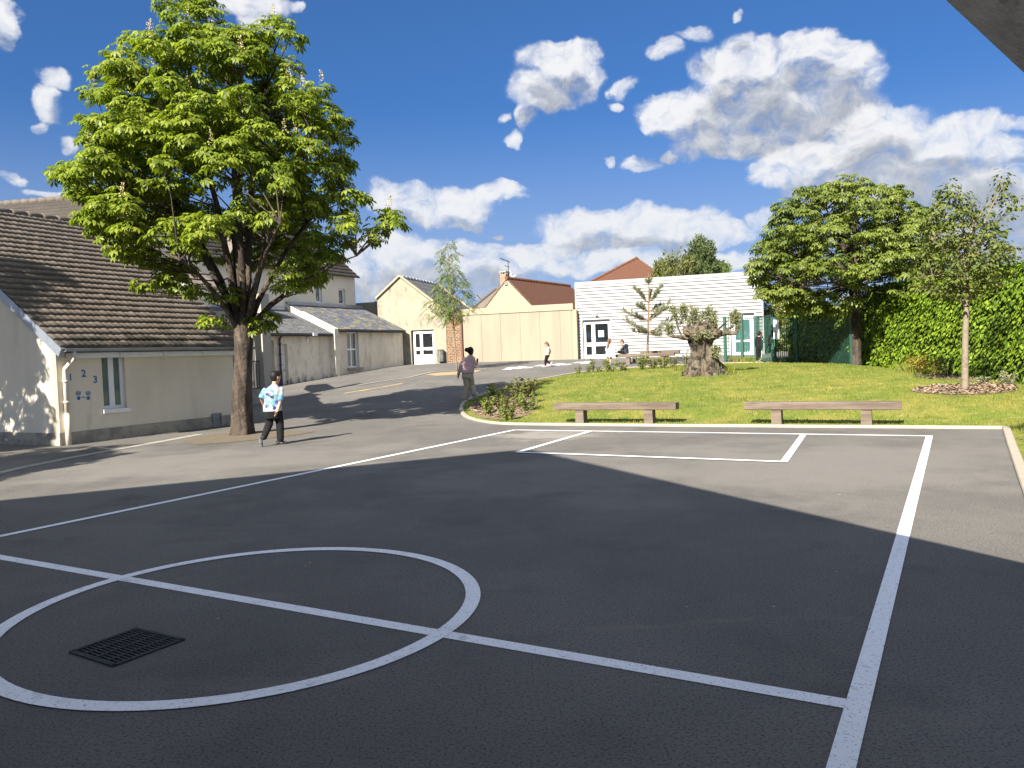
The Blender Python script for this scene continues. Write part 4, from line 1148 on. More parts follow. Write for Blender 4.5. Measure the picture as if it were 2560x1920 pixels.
for a, b in ((AP, RE), (AP, LE)):
    dd = (b - a).normalized(); nn = Vector((-dd.z * gdir.x, -dd.z * gdir.y, math.hypot(dd.x, dd.y))) if dd.x > 0 else Vector((dd.z * gdir.x, dd.z * gdir.y, math.hypot(dd.x, dd.y)))
    nn = nn * (1 if nn.z > 0 else -1)
    n_ = 24
    rings = []
    for i in range(n_ + 1):
        p = a.lerp(b, i / n_); h_ = .30; jz = noise.noise(p * 3) * .004
        rings.append([p + nn * jz, p + nn * h_, p + nn * h_ + in_, p + in_ + nn * jz])
    mb.loft(rings)
mb.build('edge_beam', M['concrete'], sh)
for p in (AP + bkv * .5, RE + bkv * .5, LE + bkv * .4, LE + bkv * .9, RE + bkv * .95):
    mb = MB(); mb.box(Vector((p.x, p.y, p.z / 2)), (.3, .3, p.z + .2)); mb.build('pillar', M['concrete'], sh)
# ------------------------------------------------------------------ drain
dcn = (DR[0] + DR[1] + DR[2] + DR[3]) / 4
drain = thing('drain_grate', 'black cast iron drain grate inside the white centre circle', 'drain grate', (dcn.x, dcn.y, 0), math.atan2(DR[1].y - DR[0].y, DR[1].x - DR[0].x))
def dq(s, t, z=0.0):
    p = DR[0].lerp(DR[1], s).lerp(DR[3].lerp(DR[2], s), t)
    return Vector((p.x, p.y, z))
mb = MB()
c4 = [dq(0, 0), dq(1, 0), dq(1, 1), dq(0, 1)]
mb.add(c4 + [p - Vector((0, 0, .25)) for p in c4], [(0, 1, 5, 4), (1, 2, 6, 5), (2, 3, 7, 6), (3, 0, 4, 7), (4, 5, 6, 7)])
mb.build('pit', M['pit'], drain)
mb = MB(); ft = .035
for a, b in (((0, .02), (1, .02)), ((0, .98), (1, .98)), ((.01, 0), (.01, 1)), ((.99, 0), (.99, 1))): mb.bar(dq(*a, -.004), dq(*b, -.004), .022, .03)
for k in range(1, 4): mb.bar(dq(.02, k / 4, -.006), dq(.98, k / 4, -.006), .016, .03)
for k in range(1, 16): mb.bar(dq(k / 16, .02, -.009), dq(k / 16, .98, -.009), .013, .03)
mb.build('grating', M['cast_iron'], drain)
# ------------------------------------------------------------------ vegetation helpers
def U(a, b): return rnd.uniform(a, b)
def rvec():
    while True:
        v = Vector((U(-1, 1), U(-1, 1), U(-1, 1)))
        if .05 < v.length < 1: return v.normalized()
QUAD = ([(0, 0, 0), (.5, .5, .06), (0, 1, -.05), (-.5, .5, .06)], [(0, 1, 2, 3)])
def palmate():
    v = []; f = []
    for k, a in enumerate((-130, -85, -42, 0, 42, 85, 130)):
        a = math.radians(a); L = (.62, .85, 1.0, 1.08, 1.0, .85, .62)[k]
        d = (math.sin(a), math.cos(a)); n = (d[1], -d[0]); o = len(v)
        for t, w, z in ((.06, 0, 0), (.66 * L, .19 * L, -.10), (L, 0, -.38), (.66 * L, -.19 * L, -.10)):
            v.append((d[0] * t + n[0] * w, d[1] * t + n[1] * w, z))
        f.append((o, o + 1, o + 2, o + 3))
    return v, f
def pinnate():
    v = []; f = []
    for k in range(5):
        for s in (-1, 1):
            y = .15 + .19 * k; L = .34 - .03 * k; o = len(v)
            v += [(0, y, -.05 * k), (s * L * .55, y + .02, -.05 * k - .02), (s * L, y + .14, -.06 * k - .10), (s * L * .5, y + .14, -.05 * k - .03)]
            f.append((o, o + 1, o + 2, o + 3))
    o = len(v); v += [(0, .95, -.2), (.07, 1.1, -.24), (0, 1.3, -.34), (-.07, 1.1, -.24)]; f.append((o, o + 1, o + 2, o + 3))
    return v, f
PALM, PINN = palmate(), pinnate()
def envelope(env, Y):
    """outline rows (y, left, right) of a crown in the photograph at distance Y -> rows (z, cx, half width)"""
    out = []
    for y, l, r in env:
        a, b = at(l, y, Y), at(r, y, Y)
        out.append(((a.z + b.z) / 2, (a.x + b.x) / 2, (b.x - a.x) / 2))
    return sorted(out)
def env_at(E, z):
    if z <= E[0][0]: return E[0][1:]
    for a, b in zip(E[:-1], E[1:]):
        if z <= b[0]:
            t = (z - a[0]) / max(1e-6, b[0] - a[0]); return a[1] + (b[1] - a[1]) * t, a[2] + (b[2] - a[2]) * t
    return E[-1][1:]
def crown_points(E, Y, n, shell, mind, depth=.9, hollow=None):
    zs = E[0][0], E[-1][0]; wmax = max(e[2] for e in E); P = []; tries = 0
    while len(P) < n and tries < n * 60:
        tries += 1
        z = U(*zs); cx, w = env_at(E, z)
        if U(0, 1) > (w / wmax) ** 1.2 + .04: continue
        a = U(0, 2 * math.pi); q = shell + (1 - shell) * math.sqrt(U(0, 1))
        if hollow and z < hollow and q < .72: q = U(.72, 1)
        p = Vector((cx + w * q * math.cos(a), Y + w * depth * q * math.sin(a), z))
        if all((p - o).length_squared > mind * mind for o in P): P.append(p)
    return P
def limb_path(a, b, bow, n=7):
    a = Vector(a); b = Vector(b); m = a.lerp(b, .5); m.z += bow * (b - a).length; m.x = a.x + (b.x - a.x) * .38; m.y = a.y + (b.y - a.y) * .38
    return [a * (1 - t) ** 2 + m * 2 * t * (1 - t) + b * t * t + rvec() * .035 * (b - a).length * .25 * math.sin(math.pi * t) for t in [i / n for i in range(n + 1)]]
def clumps(P, axis, n, rc, size, up=.8, out=.65, flat=.75):
    pos = []; nr = []; fw = []; sc = []
    for c in P:
        o = Vector((c.x - axis[0], c.y - axis[1], 0)); o = o.normalized() if o.length > .01 else rvec()
        for i in range(n):
            d = rvec(); d.z = abs(d.z) * .9 - .25
            d = (d + o * .35).normalized()
            p = c + Vector((d.x, d.y, d.z * flat)) * rc * U(.45, 1.08)
            nv = d * out + Vector((0, 0, up)) + rvec() * .38
            f = d + Vector((0, 0, -.45)) + rvec() * .3
            pos.append(p); nr.append(nv); fw.append(f); sc.append(size * U(.7, 1.2))
    return pos, nr, fw, sc
def trunk_mesh(mb, pts, rad, seg=18, ridge=.10, flare=0.0, freq=5):
    rings = []; n = len(pts)
    for i, p in enumerate(pts):
        p = Vector(p); r = rad[i]; ring = []
        for k in range(seg):
            a = 2 * math.pi * k / seg
            q = noise.noise(Vector((math.cos(a) * 1.6, math.sin(a) * 1.6, p.z * .8))) * ridge + ridge * .6 * math.sin(freq * a + p.z * .9) + ridge * .35 * noise.noise(Vector((math.cos(a) * 4, math.sin(a) * 4, p.z * 2.5)))
            rr = r * (1 + q)
            ring.append(p + Vector((math.cos(a) * rr, math.sin(a) * rr, 0)))
        rings.append(ring)
    mb.loft(rings)
# ------------------------------------------------------------------ the big chestnut
cb_ = hit(607, 1086, Rz); CY = cb_.y
ch_ = thing('chestnut_tree', 'big horse chestnut with pale blossom spikes beside the low tiled house', 'tree', cb_, 0)
def tx(px, py, dy=0): return at(px, py, CY + dy)
mb = MB()
tr_c = [(606, 1094, .335), (606, 1080, .275), (605, 1050, .238), (605, 1000, .218), (607, 950, .202), (609, 900, .194), (609, 850, .205), (608, 810, .222), (605, 780, .19)]
trunk_mesh(mb, [tx(x, y) for x, y, r in tr_c], [r for *_, r in tr_c], 22, .13)
limbs = []
fork = tx(604, 800)
for (ex, ey, dy, r, sx, sy) in ((330, 560, -1.2, .075, 585, 800), (400, 470, 1.3, .085, 590, 805), (470, 250, -.6, .12, 596, 800), (560, 60, .3, .13, 604, 805), (600, 120, -1.4, .10, 608, 800), (690, 110, .8, .12, 614, 795), (780, 330, -1.3, .10, 622, 800), (860, 480, .9, .085, 628, 800), (890, 640, -.5, .085, 632, 812), (450, 650, -2.2, .06, 590, 820), (640, 380, 2.6, .10, 606, 800), (300, 420, .4, .08, 590, 800), (700, 560, -2.4, .06, 618, 808)):
    pth = limb_path(tx(sx, sy, (dy * .05)), tx(ex, ey, dy), .16 if ey < 500 else .10, 9)
    limbs.append(pth); n = len(pth)
    mb.tube(pth, [r * .72 * (1 - i / (n - 1)) ** .8 + .011 for i in range(n)], 8)
crown_env = envelope([(25, 458, 512), (60, 445, 565), (100, 405, 610), (135, 375, 690), (180, 305, 725), (235, 290, 795), (300, 272, 848), (365, 255, 862), (430, 222, 872), (490, 215, 892), (545, 250, 925), (585, 268, 912), (620, 310, 862), (660, 372, 828), (700, 415, 808), (735, 440, 700)], CY)
P = crown_points(crown_env, CY, 640, .30, .34, .92, hollow=tx(600, 560).z)
P = [p for p in P if not (p.z < tx(600, 650).z and abs(p.x - cb_.x) < 1.3)]
P = [p for p in P if noise.noise(p * .75 + Vector((3, 1, 7))) + .5 * noise.noise(p * 1.7) > -.17]
for px_, py_, dy in ((420, 20, 0), (470, 5, .2), (500, -5, -.3), (450, 50, -.5), (670, 62, .4), (700, 75, 0), (720, 95, -.3), (650, 95, .2), (245, 240, 0), (260, 185, .3), (300, 135, 0), (330, 110, .2), (160, 440, .3), (185, 425, -.2), (205, 475, 0), (960, 540, 0), (975, 560, -.3), (945, 575, .2), (925, 600, 0), (715, 720, -.6), (655, 800, -.1), (648, 822, .1), (532, 806, -.2), (560, 745, -.5), (420, 700, -.5), (455, 720, -.3), (500, 735, -.4), (370, 720, .2)):
    P.append(tx(px_, py_, dy))
pts_all = [q for l in limbs for q in l[1:]]
for c in P:
    best = min(pts_all, key=lambda q: (q - c).length + max(0, q.z - c.z + .25) * 3)
    pth = limb_path(best, c - Vector((0, 0, .12)), -.05, 4)
    mb.tube(pth, [.024, .020, .016, .012, .007], 4, False)
mb.build('trunk', M['bark'], ch_, True)
pos, nr, fw, sc = clumps(P, (cb_.x + .0, cb_.y), 32, .37, .155)
leaves('crown', M['leaf_chestnut'], ch_, *PALM, pos, nr, fw, sc)
ppos = []; pn = []; pf = []; ps = []
for c in P:
    if c.z > tx(0, 640).z and U(0, 1) < .15:
        o = c + Vector((c.x - cb_.x, c.y - cb_.y, 0)).normalized() * .12 + Vector((0, 0, .19)); ax_ = Vector((U(-.15, .15), U(-.15, .15), 1)).normalized()
        for k in range(70):
            t = U(0, 1); a = U(0, 6.28); w = .060 * (1 - t) + .012
            ppos.append(o + ax_ * t * .30 + Vector((math.cos(a) * w, math.sin(a) * w, 0))); pn.append(rvec()); pf.append(rvec()); ps.append(U(.018, .034))
leaves('blossom', M['blossom'], ch_, *QUAD, ppos, pn, pf, ps)
# chestnuts left of the frame, whose shade falls on the tiled house
g_out = 'chestnuts standing left of the tiled house, outside the picture'
c3 = dup(ch_, (-15.3, 12.3, 0), 4.1, 'horse chestnut outside the picture that shades the lower roof of the tiled house', .9)
c4 = dup(ch_, (-13.2, 5.9, 0), 5.3, 'horse chestnut outside the picture nearest the open shelter', .76)
for o in (ch_, c3, c4): o['group'] = 'blossoming horse chestnuts'
# ------------------------------------------------------------------ rounder chestnut by the fence
tb = Vector((12.95, 29.15, 0)); tb.z = Gz(tb.x, tb.y); TY = tb.y
t2 = thing('chestnut_tree', 'round dense horse chestnut without flowers rising behind the green mesh fence', 'tree', tb, 0)
def ty(px, py, dy=0): return at(px, py, TY + dy)
mb = MB(); bx = ty(2141, 905).x
trunk_mesh(mb, [Vector((tb.x, tb.y, tb.z - .15)), Vector((tb.x - .02, tb.y, tb.z + .3)), ty(2140, 820), ty(2140, 760), ty(2136, 715)], [.27, .22, .20, .19, .20], 14, .10)
limbs = []
for (ex, ey, dy, r) in ((1930, 640, -.5, .09), (1980, 560, 1.0, .09), (2050, 500, -.8, .1), (2140, 490, .6, .11), (2220, 520, -.6, .1), (2290, 600, .6, .09), (2260, 690, -1.2, .07), (2000, 720, -1.2, .06), (2120, 560, -2.0, .08), (2100, 560, 2.2, .08)):
    pth = limb_path(ty(2137, 725), ty(ex, ey, dy), .16, 7); limbs.append(pth); n = len(pth)
    mb.tube(pth, [r * (1 - i / (n - 1)) + .012 for i in range(n)], 6)
E2 = envelope([(466, 2060, 2150), (480, 2000, 2205), (500, 1975, 2225), (540, 1948, 2262), (580, 1915, 2318), (640, 1898, 2340), (690, 1893, 2345), (730, 1920, 2325), (755, 1955, 2290), (775, 2000, 2230)], TY)
P = crown_points(E2, TY, 420, .25, .36, .95)
P = [p for p in P if not (p.z < ty(0, 775).z and abs(p.x - tb.x) < .5) and noise.noise(p * .8 + Vector((9, 2, 4))) + .5 * noise.noise(p * 1.9) > -.26]
for px_, py_, dy in ((1890, 660, 0), (1900, 700, .2), (1915, 735, 0), (1940, 745, -.2), (1985, 790, 0), (2010, 480, 0), (2030, 478, .2), (2230, 478, 0), (2245, 485, .2), (1960, 515, 0), (2095, 780, -.4), (1965, 530, 0)): P.append(ty(px_, py_, dy))
pts_all = [q for l in limbs for q in l[1:]]
for c in P:
    best = min(pts_all, key=lambda q: (q - c).length + max(0, q.z - c.z + .25) * 3)
    mb.tube(limb_path(best, c, -.04, 3), [.022, .016, .012, .007], 4, False)
mb.build('trunk', M['bark'], t2, True)
pos, nr, fw, sc = clumps(P, (tb.x, tb.y), 21, .44, .19)
leaves('crown', M['leaf_chestnut_far'], t2, *PALM, pos, nr, fw, sc)
# ------------------------------------------------------------------ young trees
def small_tree(name, label, base, Y, trunk_px, rads, limbs_px, env, ncl, per, rc, size, tmpl, leafmat, barkmat, mind=.2, shell=.1, extra=(), twig=.012, up=.5):
    t = thing(name, label, 'tree', base)
    f = lambda x, y, dy=0: at(x, y, Y + dy)
    mb = MB()
    tp_ = [base - Vector((0, 0, .1))] + [f(*p) for p in trunk_px]
    mb.tube(tp_, rads, 9)
    lim = [tp_[2:]]
    for (sx, sy, ex, ey, dy, r) in limbs_px:
        pth = limb_path(f(sx, sy), f(ex, ey, dy), .10, 6); lim.append(pth); n = len(pth)
        mb.tube(pth, [r * (1 - i / (n - 1)) + .006 for i in range(n)], 6)
    P = crown_points(envelope(env, Y), Y, ncl, shell, mind, .9) + [f(*e) for e in extra]
    pa = [q for l in lim for q in l]
    for c in P:
        best = min(pa, key=lambda q: (q - c).length + max(0, q.z - c.z + .1) * 3)
        mb.tube(limb_path(best, c, -.03, 3), [twig, twig * .8, twig * .6, twig * .35], 4, False)
    mb.build('trunk', M[barkmat], t, True)
    pos, nr, fw, sc = clumps(P, (base.x, base.y), per, rc, size, up, .6, 1.0)
    leaves('crown', M[leafmat], t, *tmpl, pos, nr, fw, sc)
    return t
pb = hit(2413, 973); PY_ = pb.y
print('pear', pb)
OVAL = ([(0, 0, 0), (.32, .35, .08), (.22, .75, .03), (0, 1, -.10), (-.22, .75, .03), (-.32, .35, .08)], [(0, 1, 2, 3, 4, 5)])
pear = small_tree('pear_tree', 'young slender pear tree with open crown in a ring of wood chips on the lawn', pb, PY_, [(2412, 965), (2413, 850), (2416, 760), (2418, 690), (2424, 600), (2440, 520)], [.10, .078, .070, .062, .05, .034, .014],
    [(2416, 700, 2330, 600, -.3, .035), (2416, 700, 2350, 520, .3, .035), (2418, 690, 2395, 470, .1, .035), (2419, 680, 2505, 470, -.2, .035), (2419, 690, 2490, 560, .4, .03), (2417, 705, 2500, 650, -.3, .03), (2416, 735, 2455, 700, -.3, .03), (2417, 700, 2310, 690, .2, .025), (2440, 560, 2480, 500, 0, .02)],
    [(470, 2360, 2400), (500, 2345, 2415), (540, 2330, 2480), (580, 2318, 2512), (630, 2300, 2518), (680, 2290, 2520), (720, 2300, 2500), (750, 2335, 2440)], 250, 24, .19, .088, OVAL, 'leaf_pear', 'bark_pale', .13, .0,
    [(2506, 440), (2500, 455), (2495, 475, .1), (2508, 462), (2488, 495), (2478, 515), (2510, 490), (2540, 520), (2518, 500), (2382, 462), (2376, 480), (2388, 490), (2350, 495, .1), (2345, 515), (2530, 500), (2522, 520), (2515, 545), (2528, 640), (2535, 655)], .010)
p2_ = dup(pear, (6.5, 7.3, Gz(6.5, 7.3)), 2.2, 'young pear tree just outside the right edge, its shade on the kerb corner', .95)
for o in (pear, p2_): o['group'] = 'young pear trees'
ab_ = hit(1143, 929, Rz)
small_tree('ash_tree', 'thin young ash tree with airy crown in a sandy pit before the brick wall', ab_, ab_.y, [(1141, 905), (1136, 850), (1133, 800), (1130, 740), (1124, 680), (1119, 620), (1117, 592)], [.05, .042, .038, .034, .03, .024, .016, .008],
    [(1132, 790, 1075, 770, .2, .016), (1131, 770, 1175, 740, -.2, .016), (1130, 745, 1085, 720, -.2, .014), (1127, 710, 1160, 680, .2, .012), (1124, 680, 1100, 650, 0, .01)],
    [(596, 1108, 1124), (625, 1098, 1140), (660, 1095, 1142), (690, 1102, 1155), (720, 1092, 1168), (750, 1078, 1175), (780, 1072, 1172), (800, 1108, 1160)], 90, 8, .24, .27, PINN, 'leaf_ash', 'bark_pale', .22, .1,
    [(1066, 765), (1075, 780), (1178, 735), (1185, 770), (1092, 795), (1150, 800), (1120, 812)], .008, .8)
# pine sapling with upswept whorls
pnb = hit(1618, 900); PN = 37.0; pnb = Vector((at(1618, 890, PN).x, PN, Gz(at(1618, 890, PN).x, PN)))
pine = thing('pine_sapling', 'young pine sapling with upswept whorls before the white clad building', 'tree', pnb)
mb = MB(); f = lambda x, y, dy=0: at(x, y, PN + dy)
axis = [pnb, f(1619, 860), f(1621, 800), f(1622, 757), f(1622, 711), f(1622, 684)]
mb.tube(axis, [.06, .052, .045, .035, .022, .010], 8)
npos = []; nn_ = []; nf = []; ns = []
def brush(path, n, L):
    for i in range(len(path) - 1):
        a, b = path[i], path[i + 1]; d = (b - a).normalized()
        for k in range(n):
            p = a.lerp(b, U(0, 1)); r = rvec(); q = (r - d * r.dot(d)).normalized()
            npos.append(p); nf.append(d * .75 + q * .8); nn_.append(d.cross(q)); ns.append(L * U(.7, 1.15))
def pbranch(a, b, r0=.022, n=26, L=.12, bow=-.14, sub=True):
    pth = limb_path(a, b, bow, 5); mb.tube(pth, [r0 * (1 - i / 6) + .004 for i in range(len(pth))], 5)
    brush(pth[1:], n, L)
    if sub:
        for t in (2, 3, 4):
            d = (pth[t + 1] - pth[t]).normalized() if t + 1 < len(pth) else (b - a).normalized()
            for s in (-1, 1):
                e = pth[t] + (d + Vector((0, 0, .75)) + rvec() * .45).normalized() * .42 * (b - a).length * .55
                q2 = limb_path(pth[t], e, -.06, 2); mb.tube(q2, [.010, .008, .005], 4); brush(q2, 26, L)
for (sy, ends) in ((828, ((1556, 798, -.1), (1580, 826, -.7), (1690, 818, -.5), (1694, 792, .3), (1640, 832, .9), (1600, 822, .9), (1655, 840, -1.0), (1605, 830, -1.0))), (800, ((1553, 776, .1), (1586, 790, -.6), (1668, 770, -.4), (1684, 748, .2), (1640, 786, .7))), (778, ((1590, 762, -.4), (1652, 760, .4), (1672, 770, -.3), (1600, 758, .5))), (757, ((1583, 716, 0), (1594, 724, -.4), (1657, 712, .1), (1650, 728, -.4), (1628, 724, .4))), (711, ((1614, 698, 0), (1630, 695, .1), (1622, 694, -.2)))):
    for (ex, ey, dy) in ends: pbranch(f(1621, sy), f(ex, ey, dy), .02 if sy > 720 else .010, 36, .125 if sy > 720 else .11, sub=sy > 720)
brush([axis[-2], axis[-1]], 40, .12)
mb.build('trunk', M['bark_pine'], pine, True)
NEED = ([(-.06, 0, 0), (.06, 0, 0), (.03, 1, 0), (-.03, 1, 0)], [(0, 1, 2, 3)])
leaves('crown', M['needle'], pine, *NEED, npos, nn_, nf, ns)
# old olive
ob = hit(1762, 938); OYd = ob.y
print('olive', ob)
olive = thing('olive_tree', 'gnarled old olive trunk with two bare arms and sparse grey shoots on the lawn', 'tree', ob)
f = lambda x, y, dy=0: at(x, y, OYd + dy)
mb = MB(); rings = []; seg = 56
prof = [(946, 1764, 60), (938, 1764, 55), (928, 1763, 46), (918, 1762, 40), (906, 1760, 35), (893, 1758, 30), (880, 1756, 27), (868, 1755, 25), (857, 1753, 28), (846, 1752, 32), (836, 1750, 34), (826, 1748, 32), (815, 1752, 27), (807, 1757, 17)]
for y, cx_, hw in prof:
    c = f(cx_, y); r = hw / FOC * OYd; ring = []
    t = (946 - y) / 140
    for k in range(seg):
        a = 2 * math.pi * k / seg
        v3 = Vector((math.cos(a) * 2.2, math.sin(a) * 2.2, c.z * 2.6))
        q = .18 * math.sin(7 * a + 3.5 * t) * (1 - .4 * t) + .13 * math.sin(13 * a - 6 * t) + .42 * noise.noise(v3) + .30 * noise.noise(v3 * 2.9)
        ring.append(c + Vector((math.cos(a) * r * (1 + q * .75), math.sin(a) * r * .8 * (1 + q * .75), .05 * noise.noise(v3 * 1.7))))
    rings.append(ring)
mb.loft(rings)
def knob(c, r, s=1.0):
    rr = []
    for i in range(1, 8):
        ph = math.pi * i / 8; ring = []
        for k in range(12):
            a = 2 * math.pi * k / 12; d = Vector((math.sin(ph) * math.cos(a), math.sin(ph) * math.sin(a), math.cos(ph) * s))
            ring.append(c + d * r * (1 + .35 * noise.noise(d * 2 + c)))
        rr.append(ring)
    mb.loft(rr)
knob(f(1722, 826, -.2), .20); knob(f(1738, 832, -.35), .17); knob(f(1772, 818, .0), .26); knob(f(1790, 832, -.1), .18); knob(f(1752, 828, -.3), .2)
arms = [[(1745, 850, -.05), (1722, 846, -.1), (1695, 842, -.1), (1674, 840, -.1)], [(1775, 850, 0), (1795, 838, 0), (1815, 832, 0), (1838, 832, 0), (1845, 818, 0)], [(1790, 836, .1), (1812, 828, .1), (1832, 815, .05)], [(1740, 848, -.2), (1708, 842, -.25), (1694, 815, -.25), (1690, 800, -.2)], [(1785, 832, .1), (1805, 815, .1), (1820, 802, .1)]]
for A_, r0 in zip(arms, (.085, .105, .07, .04, .035)):
    q = catmull([f(*p) for p in A_], False, 4)
    mb.tube([p + rvec() * .012 for p in q], [r0 * (1 - .45 * i / len(q)) * (1 + .18 * noise.noise(p * 9)) for i, p in enumerate(q)], 9)
shoots = []
for (sx, sy, ex, ey, dy) in ((1676, 838, 1668, 812, 0), (1674, 838, 1680, 816, .1), (1690, 800, 1688, 778, -.2), (1700, 815, 1716, 768, 0), (1722, 815, 1735, 776, -.1), (1728, 812, 1700, 775, .1), (1735, 810, 1742, 775, 0), (1745, 812, 1728, 765, .2), (1750, 815, 1760, 778, -.1), (1768, 808, 1775, 768, 0), (1775, 808, 1770, 772, .1), (1780, 815, 1788, 778, 0), (1788, 818, 1784, 790, -.2), (1838, 828, 1840, 782, 0), (1845, 815, 1838, 776, .05), (1835, 812, 1828, 786, .1), (1790, 895, 1796, 872, -.45), (1786, 890, 1788, 866, -.45), (1760, 830, 1775, 838, -.5), (1748, 826, 1742, 846, -.5), (1690, 780, 1678, 770, 0), (1712, 780, 1706, 766, 0), (1830, 800, 1846, 790, 0)):
    pth = limb_path(f(sx, sy, dy), f(ex, ey, dy), .02, 4); mb.tube(pth, [.012, .010, .008, .006, .004], 4, False); shoots.append(pth)
mb.build('trunk', M['bark_olive'], olive, False)
pos = []; nr = []; fw = []; sc = []
for pth in shoots:
    for i in range(len(pth) - 1):
        for k in range(72):
            d = (pth[i + 1] - pth[i]).normalized(); r = rvec()
            pos.append(pth[i].lerp(pth[i + 1], U(0, 1)) + r * U(0, .13)); fw.append(d + r * .9); nr.append(rvec()); sc.append(U(.06, .11))
LANCE = ([(0, 0, 0), (.16, .45, .02), (0, 1, -.03), (-.16, .45, .02)], [(0, 1, 2, 3)])
leaves('crown', M['leaf_olive'], olive, *LANCE, pos, nr, fw, sc)
# far trees behind the white building, flowering shrub beyond the fence
def plume_tree(name, label, Y, trunk_px, env, ncl, per, rc, size, m_, cat='tree', lift=.9):
    b = at(*trunk_px, Y); b.z = 1.2
    t = thing(name, label, cat, b)
    E_ = envelope(env, Y); P = crown_points(E_, Y, ncl, .15, rc * .5, .8)
    mb = MB(); topz = E_[-1][0]
    mb.tube([b, Vector((b.x, b.y, (b.z + topz) / 2)), Vector((b.x, b.y, topz - .2))], [.16, .10, .03], 7)
    for c in P: mb.tube([Vector((b.x, b.y, min(topz - .3, max(b.z + .3, c.z - .6)))), c], [.03, .008], 4, False)
    mb.build('trunk', M['bark'], t)
    pos = []; nr = []; fw = []; sc = []
    for c in P:
        o = Vector((c.x - b.x, c.y - b.y, 0)) * .3; d0_ = (o + Vector((U(-.4, .4), U(-.3, .3), lift))).normalized()
        for k in range(per):
            r = rvec(); pos.append(c + d0_ * U(-rc, rc * 1.2) + r * U(0, rc * .45)); fw.append(d0_ + r * .7); nr.append(rvec()); sc.append(size * U(.6, 1.3))
    leaves('crown', M[m_], t, *LANCE, pos, nr, fw, sc)
    return t
plume_tree('conifer', 'feathery dark green conifer above the roof line of the white clad building', 54, (1760, 760), [(604, 1746, 1760), (625, 1728, 1778), (650, 1716, 1792), (680, 1706, 1806), (720, 1700, 1812)], 130, 70, .42, .26, 'conifer')
plume_tree('willow', 'paler olive green willow left of the conifer behind the white clad building', 53, (1670, 780), [(642, 1680, 1692), (655, 1650, 1718), (672, 1638, 1730), (720, 1628, 1740)], 90, 60, .42, .26, 'willow')
plume_tree('sapling', 'thin green sapling top right of the conifer behind the white clad building', 53, (1812, 760), [(660, 1800, 1830), (675, 1795, 1830), (690, 1800, 1825)], 10, 36, .3, .2, 'leaf_ash')
eb = plume_tree('elder_bush', 'elder bush full of cream flowers behind the green gate', 45, (1965, 880), [(742, 1925, 1990), (760, 1905, 2040), (800, 1892, 2080), (850, 1890, 2080), (895, 1895, 2080)], 230, 80, .5, .22, 'leaf_shrub', 'bush', .4)
P = crown_points(envelope([(745, 1930, 1990), (765, 1918, 2040), (800, 1912, 2060), (830, 1915, 2060)], 45), 44.2, 95, .85, .2, .8)
pos = []; nr = []; fw = []; sc = []
for c in P:
    for k in range(16): pos.append(c + Vector((U(-.16, .16), U(-.16, .16), U(-.05, .05)))); nr.append(Vector((0, -.6, 1)) + rvec() * .4); fw.append(rvec()); sc.append(U(.05, .1))
leaves('flowers', M['leaf_cream'], eb, *QUAD, pos, nr, fw, sc)
# ------------------------------------------------------------------ hedges
def hedge(label, A, B, thick, top, dens, size, seed):
    A = Vector(A); B = Vector(B); d = (B - A).normalized(); n = Vector((-d.y, d.x))
    if n.x > 0: n = -n                                          # leafy face towards the yard
    t = thing('hedge', label, 'hedge', (A.x, A.y, Gz(A.x - .3, A.y)))
    L = (B - A).length; mb = MB(); q = []
    K = max(3, int(L / 1.0))
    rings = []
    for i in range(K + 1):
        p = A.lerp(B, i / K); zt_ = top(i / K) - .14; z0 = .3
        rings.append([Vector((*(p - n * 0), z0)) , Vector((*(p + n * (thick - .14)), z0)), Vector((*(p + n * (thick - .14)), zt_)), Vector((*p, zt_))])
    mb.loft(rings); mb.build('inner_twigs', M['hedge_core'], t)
    pos = []; nr = []; fw = []; sc = []
    for i in range(int(dens * L * 3.0)):
        s = U(0, 1); p = A.lerp(B, s); tz = top(s); base = Gz(p.x + n.x * thick, p.y) - .02
        z = base + (tz - base) * U(0, 1)
        bulge = .10 * noise.noise(Vector((s * L * .9, z * 1.1, seed))) + .05 * noise.noise(Vector((s * L * 3, z * 3, seed)))
        o = p + n * (thick - .08 + bulge + U(-.08, .07))
        pos.append((o.x, o.y, z)); nr.append(Vector((n.x, n.y, .55)) + rvec() * .5); fw.append(Vector((n.x * .4, n.y * .4, -.8)) + rvec() * .5); sc.append(size * U(.65, 1.25))
    for i in range(int(dens * L * 1.5)):
        s = U(0, 1); p = A.lerp(B, s) + n * U(0, thick); z = top(s) + .07 * noise.noise(Vector((s * L * 2, p.x * 2, seed + 4))) + U(-.08, .05) + (U(0, .12) if U(0, 1) < .07 else 0)
        pos.append((p.x, p.y, z)); nr.append(Vector((n.x * .3, n.y * .3, 1)) + rvec() * .6); fw.append(rvec()); sc.append(size * U(.6, 1.2))
    for e_, s_ in ((A, -1), (B, 1)):
        for i in range(int(dens * 3.0)):
            w_ = U(0, thick); p = e_ + n * w_ + d * s_ * U(-.06, .06); base = Gz(p.x, p.y); z = base + (top(0 if s_ < 0 else 1) - base) * U(0, 1)
            pos.append((p.x, p.y, z)); nr.append(Vector((d.x * s_, d.y * s_, .4)) + rvec() * .5); fw.append(Vector((d.x * s_ * .3, d.y * s_ * .3, -.8)) + rvec() * .5); sc.append(size * U(.65, 1.25))
    leaves('foliage', M['leaf_hedge'], t, *OVAL, pos, nr, fw, sc)
    return t
def topA(s): return 3.58 + .05 * math.sin(s * 9) + .04 * math.sin(s * 23)
hedge('tall bright green clipped hedge along the right side of the lawn', (14.9, 29.4), (15.1, 11.0), 1.25, topA, 380, .128, 2.0)
def topB(s): return 3.02 + .06 * math.sin(s * 11)
